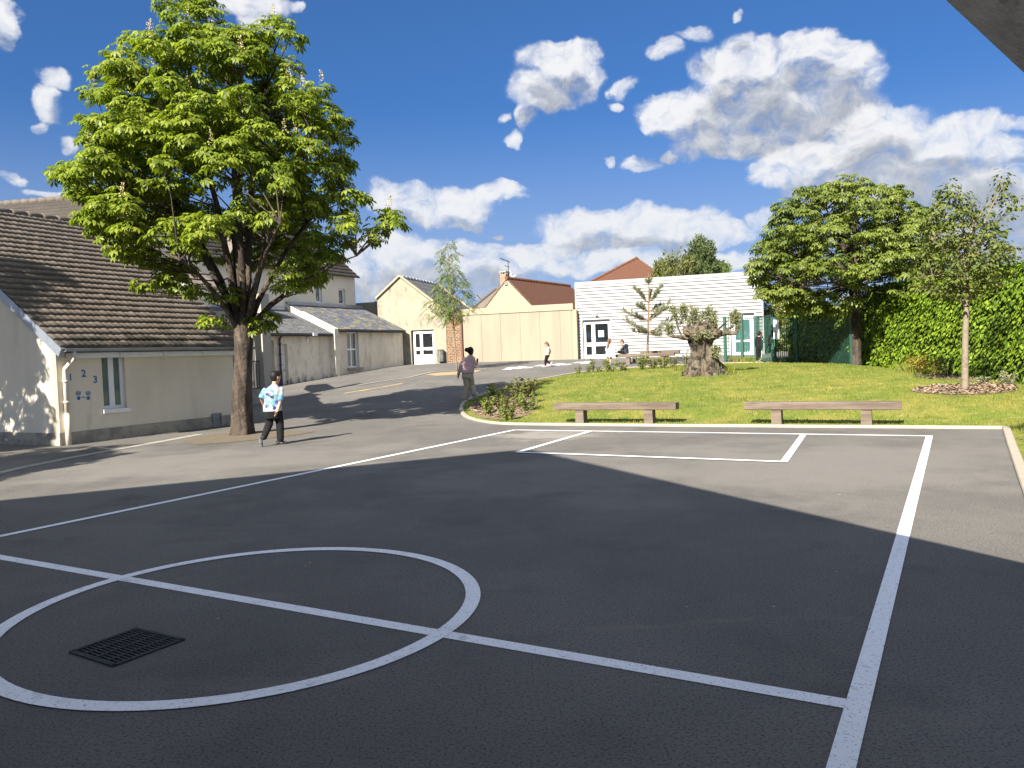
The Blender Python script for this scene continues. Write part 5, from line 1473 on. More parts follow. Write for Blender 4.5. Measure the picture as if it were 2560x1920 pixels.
hedge('lower dark green hedge behind the green mesh fence, shaded by the round chestnut', (13.5, 35.5), (14.8, 29.5), .9, topB, 330, .125, 8.0)
# ------------------------------------------------------------------ shrubs and beds
def shrub(label, px, py, w, h, m_, n=160, size=.06, tmpl=None, name='shrub', group=None, stems=7, cat='shrub'):
    b = hit(px, py); k = b.y / FOC; W = w * k / 2; Hh = h * k
    t = thing(name, label, cat, b, 0, group)
    mb = MB(); pos = []; nr = []; fw = []; sc = []
    for i in range(stems):
        a = U(0, 6.28); e = b + Vector((math.cos(a) * W * U(.3, .95), math.sin(a) * W * U(.3, .95), Hh * U(.65, 1.05)))
        pth = limb_path(b + Vector((math.cos(a) * .03, math.sin(a) * .03, -.03)), e, .10, 4); mb.tube(pth, [.010, .008, .007, .005, .003], 4, False)
        for j in range(n // stems):
            s = U(.15, 1.0); q = pth[min(3, int(s * 4))].lerp(pth[min(4, int(s * 4) + 1)], (s * 4) % 1); r = rvec()
            pos.append(q + r * U(.0, .32) * W * .8); nr.append(r + Vector((0, 0, .7))); fw.append(r + (e - b).normalized() * .8); sc.append(size * U(.6, 1.3))
    mb.build('stems', M['bark'], t)
    leaves('foliage', M[m_], t, *(tmpl or LANCE), pos, nr, fw, sc)
    return t
gT = 'shrubs planted in the mulch at the lawn tip'
for a in (('small green shrub nearest the kerb at the left tip of the lawn', 1222, 1036, 44, 44, 'leaf_shrub', 200), ('low green clump at the front edge of the tip bed', 1268, 1050, 52, 34, 'leaf_shrub', 220),
          ('tall bronze twiggy shrub, biggest in the bed at the lawn tip', 1292, 1018, 80, 76, 'leaf_brown', 420), ('light green shrub at the back of the tip bed beside the road', 1244, 1008, 56, 48, 'leaf_shrub', 240),
          ('bushy green shrub on the lawn side of the tip bed', 1320, 1028, 56, 44, 'leaf_shrub', 220), ('bronze shrub overhanging the kerb at the rear of the tip bed', 1328, 992, 56, 48, 'leaf_brown', 220), ('sprawling bronze plant low in the middle of the tip bed', 1256, 1026, 50, 40, 'leaf_brown', 220)):
    shrub(*a[:6], a[6] * 3, .085, group=gT, stems=11)
gB = 'shrubs along the back edge of the lawn'
for a in (('tiny sprig leftmost at the back edge of the lawn', 1446, 934, 20, 20, 'leaf_shrub', 60), ('small green sprig right of the leftmost one at the back kerb', 1471, 932, 18, 22, 'leaf_shrub', 60), ('thin upright sprig at the back edge of the lawn', 1483, 929, 16, 34, 'leaf_shrub', 60),
          ('low sprig in front of the girl in the white dress', 1497, 931, 20, 14, 'leaf_shrub', 60), ('bright green rounded shrub hiding the feet of the girl in the white dress', 1529, 930, 46, 32, 'leaf_shrub', 260), ('small dull shrub under the seated boy', 1558, 927, 24, 18, 'leaf_brown', 90),
          ('yellow green shrub before the back benches, left', 1603, 924, 46, 36, 'leaf_shrub', 240), ('bronze shrub before the middle of the back benches', 1632, 922, 40, 32, 'leaf_brown', 220), ('low green shrub before the right legs of the back benches', 1658, 921, 40, 28, 'leaf_shrub', 200), ('bronze shrub at the right end of the back benches', 1684, 917, 32, 28, 'leaf_brown', 160), ('blue green grassy tuft left of the olive trunk', 1714, 917, 24, 40, 'leaf_olive', 120)):
    shrub(*a[:6], a[6] * 2, .10, group=gB, stems=9)
gR = 'plants in the bed along the tall hedge'
for a in (('golden yellow shrub in front of the tall hedge', 2296, 934, 64, 48, 'leaf_yellow', 480), ('orange green shrub right of the golden yellow one', 2338, 936, 40, 48, 'leaf_yellow', 240), ('dark green shrub left of the pear trunk by the tall hedge', 2368, 940, 44, 44, 'leaf_pear', 260),
          ('wispy green plant right of the pear trunk by the tall hedge', 2450, 946, 50, 44, 'leaf_shrub', 220), ('low dark clump right of the pear trunk on the lawn', 2458, 958, 40, 16, 'leaf_olive', 140), ('grassy plant in the mulch near the right edge', 2478, 942, 44, 44, 'leaf_shrub', 220), ('low grey green clump nearest the right edge', 2524, 962, 56, 30, 'leaf_olive', 240), ('green plant against the tall hedge at the right edge', 2540, 938, 50, 40, 'leaf_shrub', 220)):
    shrub(*a[:6], a[6] * 2, .085, group=gR, stems=10)
sheet('mulch_bed', [hit(*p) for p in [(1172, 1022), (1182, 1010), (1205, 1000), (1240, 990), (1275, 978), (1310, 970), (1335, 985), (1345, 1005), (1338, 1024), (1325, 1036), (1290, 1046), (1250, 1050), (1210, 1046), (1185, 1036)]], .012, M['mulch'], Gz)
sheet('mulch_bed', [hit(*p) for p in [(2285, 940), (2320, 931), (2370, 926), (2440, 930), (2500, 926), (2570, 930), (2575, 960), (2520, 952), (2450, 954), (2380, 950), (2330, 948)]], .012, M['mulch'], Gz)
ring = [pb + Vector((1.12 * math.cos(a) * (1 + .05 * math.sin(3 * a)), 1.0 * math.sin(a), 0)) for a in [2 * math.pi * k / 24 for k in range(24)]]
sheet('mulch_ring', ring, .012, M['mulch'], Gz)
def chips(name, poly, n):
    P_ = [tuple(p)[:2] for p in poly]; xs = [p[0] for p in P_]; ys = [p[1] for p in P_]; pos = []; nr = []; fw = []; sc = []
    while len(pos) < n:
        x, y = U(min(xs), max(xs)), U(min(ys), max(ys))
        if inside(x, y, P_): pos.append((x, y, Gz(x, y) + U(.012, .04))); nr.append(Vector((0, 0, 1)) + rvec() * .6); fw.append(rvec()); sc.append(U(.03, .08))
    o = leaves(name, M['chip'], None, [(-.3, -.5, 0), (.3, -.5, 0), (.25, .5, .05), (-.3, .5, .0)], [(0, 1, 2, 3)], pos, nr, fw, sc)
    return struct(o, 'stuff')
chips('wood_chips', ring, 1500)
chips('wood_chips', [hit(*p) for p in [(1175, 1022), (1190, 1010), (1240, 993), (1310, 975), (1340, 1000), (1325, 1034), (1250, 1047), (1190, 1036)]], 2200)
chips('wood_chips', [hit(*p) for p in [(2290, 939), (2370, 928), (2500, 928), (2560, 932), (2560, 955), (2450, 952), (2330, 946)]], 1500)
# grass blades
bx_ = []; 
gpos = []; gn = []; gf = []; gs = []
mulches = [[tuple(p)[:2] for p in ring], [tuple(hit(*p))[:2] for p in [(1175, 1022), (1190, 1010), (1240, 993), (1310, 975), (1340, 1000), (1325, 1034), (1250, 1047), (1190, 1036)]]]
cnt = 0
while len(gpos) < 62000:
    y = 12.5 + 23 * (U(0, 1) ** 1.35); x = U(-1.5, 13.6)
    if x / y > .72 or not inside(x, y) or any(inside(x, y, m_) for m_ in mulches): continue
    if abs(x - pb.x) > 2 and bdist(x, y) < .09: continue
    gpos.append((x, y, Gz(x, y) - .004)); a = U(0, 6.28)
    gn.append((math.cos(a), math.sin(a), U(-.2, .3))); gf.append((U(-.5, .5), U(-.5, .5), 1)); gs.append(U(.030, .062) * (1 + .6 * max(0, noise.noise(Vector((x * .8, y * .8, 3))))))
struct(leaves('grass', M['blade'], None, [(-.16, 0, 0), (.16, 0, 0), (0, 1, .15)], [(0, 1, 2)], gpos, gn, gf, gs), 'stuff')
# rough grass at the foot of the fences
gpos = []; gn = []; gf = []; gs = []
for (x0, y0, x1, y1, n) in ((1822, 903, 1890, 907, 900), (1935, 907, 1990, 905, 700), (1990, 905, 2130, 903, 1500), (2130, 905, 2290, 912, 900), (2250, 925, 2330, 940, 300), (1700, 926, 1720, 936, 200), (1795, 938, 1830, 932, 250)):
    a, b = hit(x0, y0), hit(x1, y1)
    for k in range(n):
        p = a.lerp(b, U(0, 1)) + Vector((U(-.2, .2), U(-.3, .5), 0)); p.z = Gz(p.x, p.y); t = U(0, 6.28)
        gpos.append(p); gn.append((math.cos(t), math.sin(t), .1)); gf.append((U(-.6, .6), U(-.6, .6), 1)); gs.append(U(.10, .34))
struct(leaves('rough_grass', M['blade'], None, [(-.07, 0, 0), (.07, 0, 0), (0, 1, .2)], [(0, 1, 2)], gpos, gn, gf, gs), 'stuff')
# scraps of dry leaf on the asphalt
pos = []; nr = []; fw = []; sc = []
for k in range(110):
    x, y = U(-8, 7), 4.5 + 12 * U(0, 1)
    if not inside(x, y): pos.append((x, y, .012)); nr.append(Vector((0, 0, 1)) + rvec() * .2); fw.append(rvec()); sc.append(U(.012, .034))
struct(leaves('dry_leaf_scraps', mat('dry_leaf', (.34, .27, .17), .8, island=.6), None, *OVAL, pos, nr, fw, sc), 'stuff')
# ------------------------------------------------------------------ benches
def bench(label, legs, ends, seat_y, depth=.30, hgt=.46, th=.15, leg_w=.19, group='rough timber beam benches'):
    l0, l1 = hit(*legs[0]), hit(*legs[1])
    d = Vector((l1.x - l0.x, l1.y - l0.y, 0)); dn = d.normalized(); back_ = Vector((-dn.y, dn.x, 0))
    t = thing('timber_bench', label, 'bench', l0.lerp(l1, .5), math.atan2(dn.y, dn.x), group)
    zs = max(l0.z, l1.z) + hgt
    def along(px):                                            # distance from l0 along the bench seen at that picture column
        r = ray(px, legs[0][1] - 40); k = r.x / r.y
        return (k * l0.y - l0.x) / (dn.x - k * dn.y)
    a, b = along(ends[0]), along(ends[1])
    mb = MB(); c0 = l0 + back_ * depth * .42
    A_, B_ = c0 + dn * a, c0 + dn * b
    rings = []
    for s in range(9):
        p = A_.lerp(B_, s / 8); p.z = zs - th / 2; e = .012; j = lambda: U(-.004, .004)
        w_, h_ = depth / 2, th / 2
        rings.append([p + back_ * (x + j()) + Vector((0, 0, z + j())) for x, z in ((-w_, -h_ + e), (-w_ + e, -h_), (w_ - e, -h_), (w_, -h_ + e), (w_, h_ - e), (w_ - e, h_), (-w_ + e, h_), (-w_, h_ - e))])
    mb.loft(rings); mb.build('seat', M['bench_wood'], t)
    for L in (l0, l1):
        mb = MB(); c = L + back_ * depth * .42
        rings = [[Vector((c.x, c.y, z)) + dn * (sx * (leg_w / 2 + k)) + back_ * (sy * depth * .42) for sx, sy in ((-1, -1), (1, -1), (1, 1), (-1, 1))] for z, k in ((L.z - .12, .006), (zs - th, -.004))]
        mb.loft(rings); mb.build('leg', M['bench_wood'], t)
    return t, (l0, dn, back_, zs, along)
bench('long weathered timber bench on the lawn edge, left of the pair in front', ((1449, 1060), (1621, 1061)), (1385, 1690), 1010)
bench('long weathered timber bench on the lawn edge, right of the pair in front', ((1941, 1064), (2166, 1066)), (1861, 2255), 1006)
_, BB = bench('timber bench in the distance on which the boy sits cross legged', ((1570, 911), (1655, 910)), (1539, 1685), 886, .34, .50, .16, .17)
bench('timber bench just behind the one the boy sits on', ((1586, 906), (1666, 905)), (1600, 1698), 884, .34, .52, .15, .16)
# ------------------------------------------------------------------ fences
def bar_fence(name, label, x0, Y0, x1, Y1, ytop, cat, nb, group=None, post=(True, True), pw=.09, zbot=.10):
    a = at(x0, 880, Y0); b = at(x1, 880, Y1); za = Gz(a.x, a.y); zb_ = Gz(b.x, b.y); zt_ = at(x0, ytop, Y0).z
    F_ = Frame(a.xy, b.xy, min(za, zb_)); t = F_.thing(name, label, cat, group)
    for k, (u, on) in enumerate(((0, post[0]), (F_.L, post[1]))):
        if on:
            mb = MB(); F_.box(mb, u - pw / 2, min(za, zb_) - .2, u + pw / 2, zt_ + .05, -pw / 2, pw / 2); mb.build('post', M['green_metal'], t)
    z0 = max(za, zb_) + zbot
    mb = MB()
    for z in (z0, zt_ - .05): F_.box(mb, pw / 2, z, F_.L - pw / 2, z + .045, -.02, .02)
    for k in range(nb):
        u = (k + .7) / (nb + .4) * F_.L; F_.box(mb, u - .012, z0 + .045, u + .012, zt_ - .05, -.012, .012)
    mb.build('bars', M['green_metal'], t)
    return t, F_, zt_, z0
gF = 'green bar fence panels'
bar_fence('bar_fence', 'green metal bar fence in front of the teal glass door', 1813, 36.6, 1856, 36.1, 794, 'fence', 7, gF, (True, True), .11)
bar_fence('bar_fence', 'green metal bar fence panel touching the wide green gate post', 1858, 36.1, 1889, 35.8, 795, 'fence', 6, gF, (False, True), .12)
gt, FG_, zt_, z0_ = bar_fence('gate', 'half open green bar gate in front of the boy in black', 1897, 35.6, 1931, 33.6, 792, 'gate', 10, None, (True, True), .10, .06)
mb = MB(); FG_.box(mb, FG_.L - .45, z0_ + .75, FG_.L - .12, z0_ + 1.15, -.04, .05); mb.build('lock', M['black_metal'], gt)
_, FS, ztS, z0S = bar_fence('bar_fence', 'green metal bar fence that carries the white notice board', 1937, 34.6, 1992, 33.9, 796, 'fence', 10, gF, (True, True), .10)
bu0, bz1 = FS.uv(1932, 798); bu1, bz0 = FS.uv(1951.5, 848)
nbd = FS.thing('notice_board', 'white notice board with grey frame hung on the green fence', 'sign')
mb = MB(); FS.box(mb, bu0, bz0, bu1, bz1, .05, .09); mb.build('frame', M['grey_metal'], nbd)
mb = MB(); FS.box(mb, bu0 + .03, bz0 + .03, bu1 - .03, bz1 - .07, .09, .093); mb.build('paper', M['white_board'], nbd)
for k in range(4):
    mb = MB(); FS.box(mb, bu0 + .05, bz1 - .15 - k * .2, bu1 - (.06 if k % 2 else .12), bz1 - .135 - k * .2, .093, .096); mb.build('print', M['ink'], nbd)
pa, pz = at(2127.5, 900, 29.0), at(1994, 900, 33.9)
FM = Frame(pz.xy, pa.xy); zg_ = Gz(pa.x, pa.y)
mf = FM.thing('mesh_fence', 'green welded wire mesh fence panel in front of the dark hedge', 'fence')
for u in (0, FM.L * .5, FM.L):
    mb = MB(); FM.box(mb, u - .035, .4, u + .035, zg_ + 1.92, -.03, .03); mb.build('post', M['green_metal'], mf)
mb = MB(); u = .04
while u < FM.L: FM.box(mb, u - .0022, zg_ + .02, u + .0022, zg_ + 1.85, .03, .037); u += .055
z = zg_ + .05
while z < zg_ + 1.86: FM.box(mb, 0, z - .004, FM.L, z + .004, .037, .045); z += .2
mb.build('wire_mesh', M['green_metal'], mf)
pp_ = at(1985, 740, 35.2)
pl = thing('metal_pole', 'thin dark pole standing at the left end of the dark hedge', 'pole', (pp_.x, pp_.y, 0))
mb = MB(); mb.tube([Vector((pp_.x, pp_.y, .6)), Vector((pp_.x, pp_.y, pp_.z + .3))], .035, 8); mb.build('shaft', M['black_metal'], pl)
mb = MB(); mb.tube([Vector((pp_.x, pp_.y, pp_.z + .3)), Vector((pp_.x, pp_.y, pp_.z + .36))], .05, 8); mb.build('cap', M['black_metal'], pl)
# ------------------------------------------------------------------ people
def ell(mb, c, r, ax=None, n=14, m=9):
    c = Vector(c); X, Y, Z = ax or (Vector((1, 0, 0)), Vector((0, 1, 0)), Vector((0, 0, 1)))
    rings = []
    for i in range(1, m):
        ph = math.pi * i / m
        rings.append([c + X * (r[0] * math.sin(ph) * math.cos(2 * math.pi * k / n)) + Y * (r[1] * math.sin(ph) * math.sin(2 * math.pi * k / n)) + Z * (r[2] * math.cos(ph)) for k in range(n)])
    mb.loft(rings)
def limb(mb, pts, rad, n=10):
    mb.tube(pts, rad, n)
    for p, r in zip(pts, rad): ell(mb, p, (r, r, r), None, 10, 6)
def torso(mb, rows, n=16):
    """rows: centre, half width, half depth, side direction"""
    rings = []
    for c, rx, ry, sd in rows:
        sd = Vector(sd).normalized(); fd = Vector((-sd.y, sd.x, 0)).normalized()
        rings.append([Vector(c) + sd * (rx * math.copysign(abs(math.cos(a)) ** .85, math.cos(a))) + fd * (ry * math.copysign(abs(math.sin(a)) ** .85, math.sin(a))) for a in [2 * math.pi * k / n for k in range(n)]])
    mb.loft(rings)
def fuse(mb, name, material, parent, voxel=.012, it=2):
    """close-set shells grown into one continuous skin"""
    inv = ROOTM[parent].inverted()
    me = bpy.data.meshes.new('raw'); me.from_pydata([tuple(inv @ p) for p in mb.v], [], mb.f)
    bm = bmesh.new(); bm.from_mesh(me); bmesh.ops.recalc_face_normals(bm, faces=bm.faces[:]); bm.to_mesh(me); bm.free()
    o = bpy.data.objects.new('raw', me); COL.objects.link(o)
    r = o.modifiers.new('r', 'REMESH'); r.mode = 'VOXEL'; r.voxel_size = voxel
    s = o.modifiers.new('s', 'SMOOTH'); s.iterations = it; s.factor = .5
    dg = bpy.context.evaluated_depsgraph_get(); dg.update()
    nm = bpy.data.meshes.new_from_object(o.evaluated_get(dg))
    bpy.data.objects.remove(o); bpy.data.meshes.remove(me)
    return link(name, nm, material, parent, True)
def hand(mb, w, d, side, s, curl=.5):
    """palm, four fingers of different length and a thumb; d along the hand, side = thumb side, s = hand length"""
    d = Vector(d).normalized(); side = Vector(side); side = (side - d * side.dot(d)).normalized(); nrm = d.cross(side)
    k = Vector(w) + d * s * .48
    ell(mb, Vector(w) + d * s * .27, (s * .22, s * .10, s * .29), (side, nrm, d), 10, 7)
    for i, (off, L) in enumerate(((.17, .42), (.06, .48), (-.05, .44), (-.16, .34))):
        b = Vector(w) + d * s * .46 + side * s * off; p1 = b + (d + nrm * curl * .35) .normalized() * s * L * .5; p2 = p1 + (d * (1 - curl * .6) + nrm * curl * .9).normalized() * s * L * .5
        limb(mb, [b, p1, p2], [s * .055, s * .05, s * .042], 6)
    b = Vector(w) + d * s * .16 + side * s * .17; p1 = b + (side * .8 + d * .7).normalized() * s * .2; p2 = p1 + (d + side * .15 + nrm * .2).normalized() * s * .18
    limb(mb, [b, p1, p2], [s * .065, s * .058, s * .048], 6)
class Fig:
    """a person posed from joints read off the photograph, at the distance where the feet stand"""
    def __init__(s, label, foot, base=None, Y=None):
        s.b = base if base is not None else hit(*foot); s.px = foot; s.k = s.b.y / FOC
        s.t = thing('person', label, 'person', s.b)
        v = Vector((s.b.x, s.b.y, 0)).normalized(); s.away = v; s.right = Vector((v.y, -v.x, 0)); s.up = Vector((0, 0, 1))
    def __call__(s, px, py, dy=0.0):
        du = (px - s.px[0]) * s.k; dv = (s.px[1] - py) * s.k
        c, r = math.cos(ROLL), math.sin(ROLL)
        return s.b + s.right * (du * c + dv * r) + s.up * (dv * c - du * r) + s.away * dy
    def dir(s, r, a, u=0.0):
        return (s.right * r + s.away * a + s.up * u).normalized()
    def head(s, mb, c, R, face, neck, tilt=0.0):
        f = Vector(face); f.normalize(); u = (s.up + f * tilt).normalized(); f = (f - u * f.dot(u)).normalized(); x = f.cross(u)
        A = (x, f, u); rx, ry, rz = R
        ell(mb, c, (rx, ry, rz * .92), A, 18, 12)
        ell(mb, c + f * ry * .22 - u * rz * .52, (rx * .72, ry * .70, rz * .46), A, 14, 9)          # jaw
        ell(mb, c + f * ry * .98 - u * rz * .10, (rx * .14, ry * .20, rz * .17), A, 8, 6)          # nose
        ell(mb, c + f * ry * .86 + u * rz * .16, (rx * .55, ry * .10, rz * .07), A, 8, 6)          # brow
        ell(mb, c + f * ry * .84 - u * rz * .44, (rx * .30, ry * .10, rz * .06), A, 8, 6)          # mouth
        for q in (-1, 1): ell(mb, c + x * q * rx * 1.0 - f * ry * .08 - u * rz * .06, (rx * .13, ry * .20, rz * .24), A, 8, 6)   # ears
        limb(mb, [neck, c - u * rz * .4 - f * ry * .1], [rx * .60, rx * .60])
        s.hd = (c, A, R)
    def eyes(s):
        c, (x, f, u), (rx, ry, rz) = s.hd
        for q in (-1, 1):
            e = MB(); ell(e, c + x * q * rx * .42 + f * ry * .86 + u * rz * .04, (rx * .13, ry * .10, rz * .085), (x, f, u), 8, 6); e.build('eye', M['eye'], s.t, True)
    def hair(s, material, g=1.06, back=.12, upq=.16, extra=None, voxel=.012, side=0.0):
        c, (x, f, u), (rx, ry, rz) = s.hd
        mb = MB(); ell(mb, c - f * ry * back + u * rz * upq, (rx * g, ry * g * .98, rz * .92), (x, f, u), 18, 12)
        ell(mb, c - f * ry * .34 - u * rz * .10, (rx * .96, ry * .72, rz * .72), (x, f, u), 16, 10)
        if extra: extra(mb, c, x, f, u, rx, ry, rz)
        return fuse(mb, 'hair', M[material], s.t, voxel, 1)
    def shoe(s, mb, ankle, toe, w=.043, h=.05):
        a = Vector(ankle); t = Vector(toe); d = (t - a)
        heel = a - d.normalized() * .035
        limb(mb, [heel, heel.lerp(t, .5) , t], [w * .95, w, w * .78])
        limb(mb, [a + Vector((0, 0, .03)), a], [w * .9, w])
# --- the boy in the bright shirt, seen from behind, walking to the right
F = Fig('boy walking beside the chestnut in a white and mint patterned t-shirt and black trousers', (690, 1112))
b = MB()
hd = F(691, 942, .02); nk = F(687, 961)
F.head(b, hd, (.078, .098, .118), F.dir(.80, .60, -.06), nk, 0)
shL, shR = F(664.5, 974), F(703.5, 973); elL, elR = F(656, 995, .02), F(700.5, 1003, -.06); wrL, wrR = F(661, 1012, .14), F(694, 1026, -.10)
limb(b, [shL, elL, wrL], [.043, .036, .027]); limb(b, [shR, elR, wrR], [.045, .037, .028])
hand(b, wrR, F(688, 1043, -.12) - wrR, F.dir(-.5, -.6), .135, .35); hand(b, wrL, F.dir(.1, .7, -.8), F.dir(.8, .2), .135, .4)
hp = F(682, 1026)
S_ = F.dir(1, .10)
torso(b, [(F(683, 1040), .13, .09, S_), (hp, .135, .09, S_), (F(684, 1000), .135, .085, S_), (F(684, 978), .14, .08, S_), (F(685, 966), .07, .06, S_)])
kL, kR = F(674, 1060, .03), F(700, 1058, .06); aL, aR = F(662, 1092, -.18), F(701, 1099, .02)
hL, hR = F(674, 1030), F(694, 1030)
limb(b, [hL, kL, aL], [.075, .055, .038]); limb(b, [hR, kR, aR], [.078, .055, .038])
fuse(b, 'body', M['skin_light'], F.t, .0085, 2); F.eyes()
m_shirt = mat('patterned_t_shirt', (.44, .44, .45), .85, [((.15, .34, .30), 6.0, .51, .54, 1.0), ((.11, .15, .40), 7.5, .56, .59, 1.0, (1.2, 1, .9)), ((.10, .22, .46), 5.0, .60, .62, .9, (1, 1.4, 1.2)), ((.045, .03, .12), 6.2, .58, .60, 1.0, (.9, 1, 1.1))])
b = MB()
torso(b, [(F(682, 1028), .178, .125, S_), (F(682.5, 1022), .178, .125, S_), (F(683, 1000), .165, .115, S_), (F(684, 980), .165, .110, S_), (F(684.5, 971), .135, .092, S_), (F(685.5, 965.5), .095, .075, S_), (F(686.7, 960.5), .060, .058, S_)], 20)
for a_, e_ in ((shL, elL), (shR, elR)): limb(b, [a_, a_.lerp(e_, .82)], [.050, .062])
fuse(b, 'shirt', m_shirt, F.t, .010, 1)
m_blk = mat('black_cloth', (.006, .006, .007), .9, [((.014, .014, .016), 6, .5, .7, .8)], (14, .4, .02))
b = MB()
torso(b, [(F(682, 1046), .150, .115, S_), (F(682, 1034), .155, .115, S_), (F(682, 1022), .145, .105, S_)])
limb(b, [hL, kL, aL + Vector((0, 0, .02))], [.096, .080, .062]); limb(b, [hR, kR, aR + Vector((0, 0, .01))], [.100, .080, .070])
fuse(b, 'trousers', m_blk, F.t, .011, 1)
m_sh = mat('grey_trainer', (.03, .03, .035), .7, [((.25, .25, .26), 22, .5, .6, .7)])
b = MB(); F.shoe(b, F(699.5, 1106, .02), F(713, 1108.5, .05), .042); fuse(b, 'shoe', m_sh, F.t, .010, 1)
b = MB(); h0, t0 = F(653, 1089, -.24), F(655.5, 1114.5, -.22)
limb(b, [h0, h0.lerp(t0, .5), t0], [.033, .038, .035]); limb(b, [aL, h0.lerp(aL, .3)], [.042, .036]); o = fuse(b, 'shoe', mat('pale_sole', (.13, .13, .135), .8, [((.05, .055, .07), 12, .45, .55, .8)]), F.t, .010, 1)
F.hair('hair_black', 1.07, .14, .20, lambda mb, c, x, f, u, rx, ry, rz: [ell(mb, c + u * rz * .80 + f * ry * q + x * rx * w, (rx * .42, ry * .40, rz * .30), (x, f, u), 8, 6) for q, w in ((.35, .2), (.1, -.3), (-.25, .1), (.45, -.25), (-.45, -.2))])
# --- the woman in pink
F = Fig('person with black hair in a bun, mauve cardigan and beige trousers, walking up the yard', (1163, 1003))
b = MB(); hd = F(1177, 877.5); nk = F(1177, 889)
F.head(b, hd, (.080, .100, .125), F.dir(.75, .66), nk)
shL, shR = F(1161.5, 896), F(1183.5, 895.5); elL, elR = F(1153, 915), F(1187, 916.5, .02); wrL, wrR = F(1146.5, 935, .02), F(1193.5, 906.5, .14)
limb(b, [shL, elL, wrL], [.045, .037, .026]); limb(b, [shR, elR, wrR], [.045, .038, .027])
hand(b, wrL, F.dir(-.25, .1, -1), F.dir(.5, .8), .165, .5); hand(b, wrR, F.dir(.15, .2, 1), F.dir(-.8, .3), .16, .9)
S_ = F.dir(1, .12)
torso(b, [(F(1169, 940), .16, .12, S_), (F(1169, 932), .165, .12, S_), (F(1171, 912), .135, .10, S_), (F(1172.5, 898), .165, .10, S_), (F(1176, 889.5), .08, .07, S_)])
hL, hR = F(1164, 938), F(1175, 938); kL, kR = F(1167, 964, .02), F(1180.5, 964, .08); aL, aR = F(1163, 994, .0), F(1186.5, 985, -.06)
limb(b, [hL, kL, aL], [.085, .058, .04]); limb(b, [hR, kR, aR], [.085, .058, .04])
fuse(b, 'body', M['skin_dark'], F.t, .010, 2); F.eyes()
m_c = mat('mauve_knit', (.46, .31, .31), .9, [((.38, .25, .25), 7, .42, .65, .8)], (30, .3, .01)); b = MB()
torso(b, [(F(1170, 933), .200, .150, S_), (F(1169.5, 930), .200, .15, S_), (F(1171, 912), .170, .13, S_), (F(1172.5, 899), .185, .12, S_), (F(1173.5, 894.5), .150, .10, S_), (F(1175.3, 890.8), .10, .08, S_), (F(1176.7, 887.6), .068, .068, S_)], 20)
limb(b, [shL, elL, wrL], [.056, .058, .050]); limb(b, [shR, elR, elR.lerp(wrR, .72)], [.056, .062, .052])
limb(b, [F(1179, 926, -.05), F(1181.5, 938, -.05)], [.055, .03])
fuse(b, 'cardigan', m_c, F.t, .012, 1)
m_t = mat('beige_trouser_cloth', (.40, .33, .225), .85, [((.30, .25, .17), 5, .45, .65, .7, (1, 1, .3))], (10, .4, .02)); b = MB()
torso(b, [(F(1169, 946), .175, .135, S_), (F(1169, 938), .178, .135, S_), (F(1169, 929), .160, .12, S_)])
limb(b, [hL, kL, F(1162.5, 996, .0)], [.110, .092, .098]); limb(b, [hR, kR, F(1186, 984.5, -.04)], [.110, .090, .092])
fuse(b, 'trousers', m_t, F.t, .012, 1)
m_w = mat('white_trainer', (.50, .49, .49), .6)
b = MB(); F.shoe(b, F(1161.5, 1000.5, .0), F(1157.5, 1002.5, .10), .05); fuse(b, 'shoe', m_w, F.t, .012, 1)
b = MB(); h0, t0 = F(1193, 984, -.10), F(1184.5, 992.5, -.02); limb(b, [h0, h0.lerp(t0, .5), t0], [.044, .05, .045]); limb(b, [aR, h0.lerp(t0, .3)], [.045, .045]); fuse(b, 'shoe', m_w, F.t, .012, 1)
F.hair('hair_black', 1.10, .12, .18, lambda mb, c, x, f, u, rx, ry, rz: [ell(mb, F(1167.5, 874.5, -.10), (.075, .075, .07)), ell(mb, F(1170.5, 875, -.06), (.075, .07, .075))])
# --- the girl in black leggings by the cream wall, stepping left
F = Fig('girl stepping left on the hopscotch in a cream top, black leggings and pink shoes', (1364, 917.5))
b = MB(); hd = F(1366, 862); nk = F(1368.8, 868)
F.head(b, hd, (.082, .100, .122), F.dir(-.95, -.12, -.35), nk, .35)
sh = F(1370.5, 871.5); S_ = F.dir(.15, 1)
for q in (-.13, .13):
    e_ = F(1371, 881.5, q * 1.1); w_ = F(1363.5, 879.5, q * .6)
    limb(b, [sh + F.away * q, e_, w_], [.040, .034, .026]); hand(b, w_, F.dir(-1, 0, -.05), F.dir(0, -q, .9), .14, .5)
torso(b, [(F(1368.3, 890), .12, .09, S_), (F(1369.4, 881), .115, .085, S_), (F(1370.2, 872), .14, .085, S_), (F(1369.3, 868.5), .07, .06, S_)])
h1, h2 = F(1367.5, 890, -.07), F(1368.2, 890, .07); k1, k2 = F(1363.6, 903, -.07), F(1365.6, 903, .07); a1, a2 = F(1363.8, 914.5, -.07), F(1375.5, 907.2, .07)
limb(b, [h1, k1, a1], [.075, .05, .034]); limb(b, [h2, k2, a2], [.075, .05, .034])
fuse(b, 'body', M['skin_light'], F.t, .011, 2); F.eyes()
b = MB(); torso(b, [(F(1368.7, 887.5), .150, .118, S_), (F(1369.4, 880), .142, .112, S_), (F(1370.3, 872.5), .158, .105, S_), (F(1369.4, 867.7), .075, .065, S_)])
for q in (-.13, .13): limb(b, [sh + F.away * q, F(1371, 880.5, q * 1.1)], [.062, .058])
fuse(b, 'top', mat('cream_top', (.52, .36, .27), .85, [((.62, .50, .36), 8, .45, .6, .8)]), F.t, .012, 1)
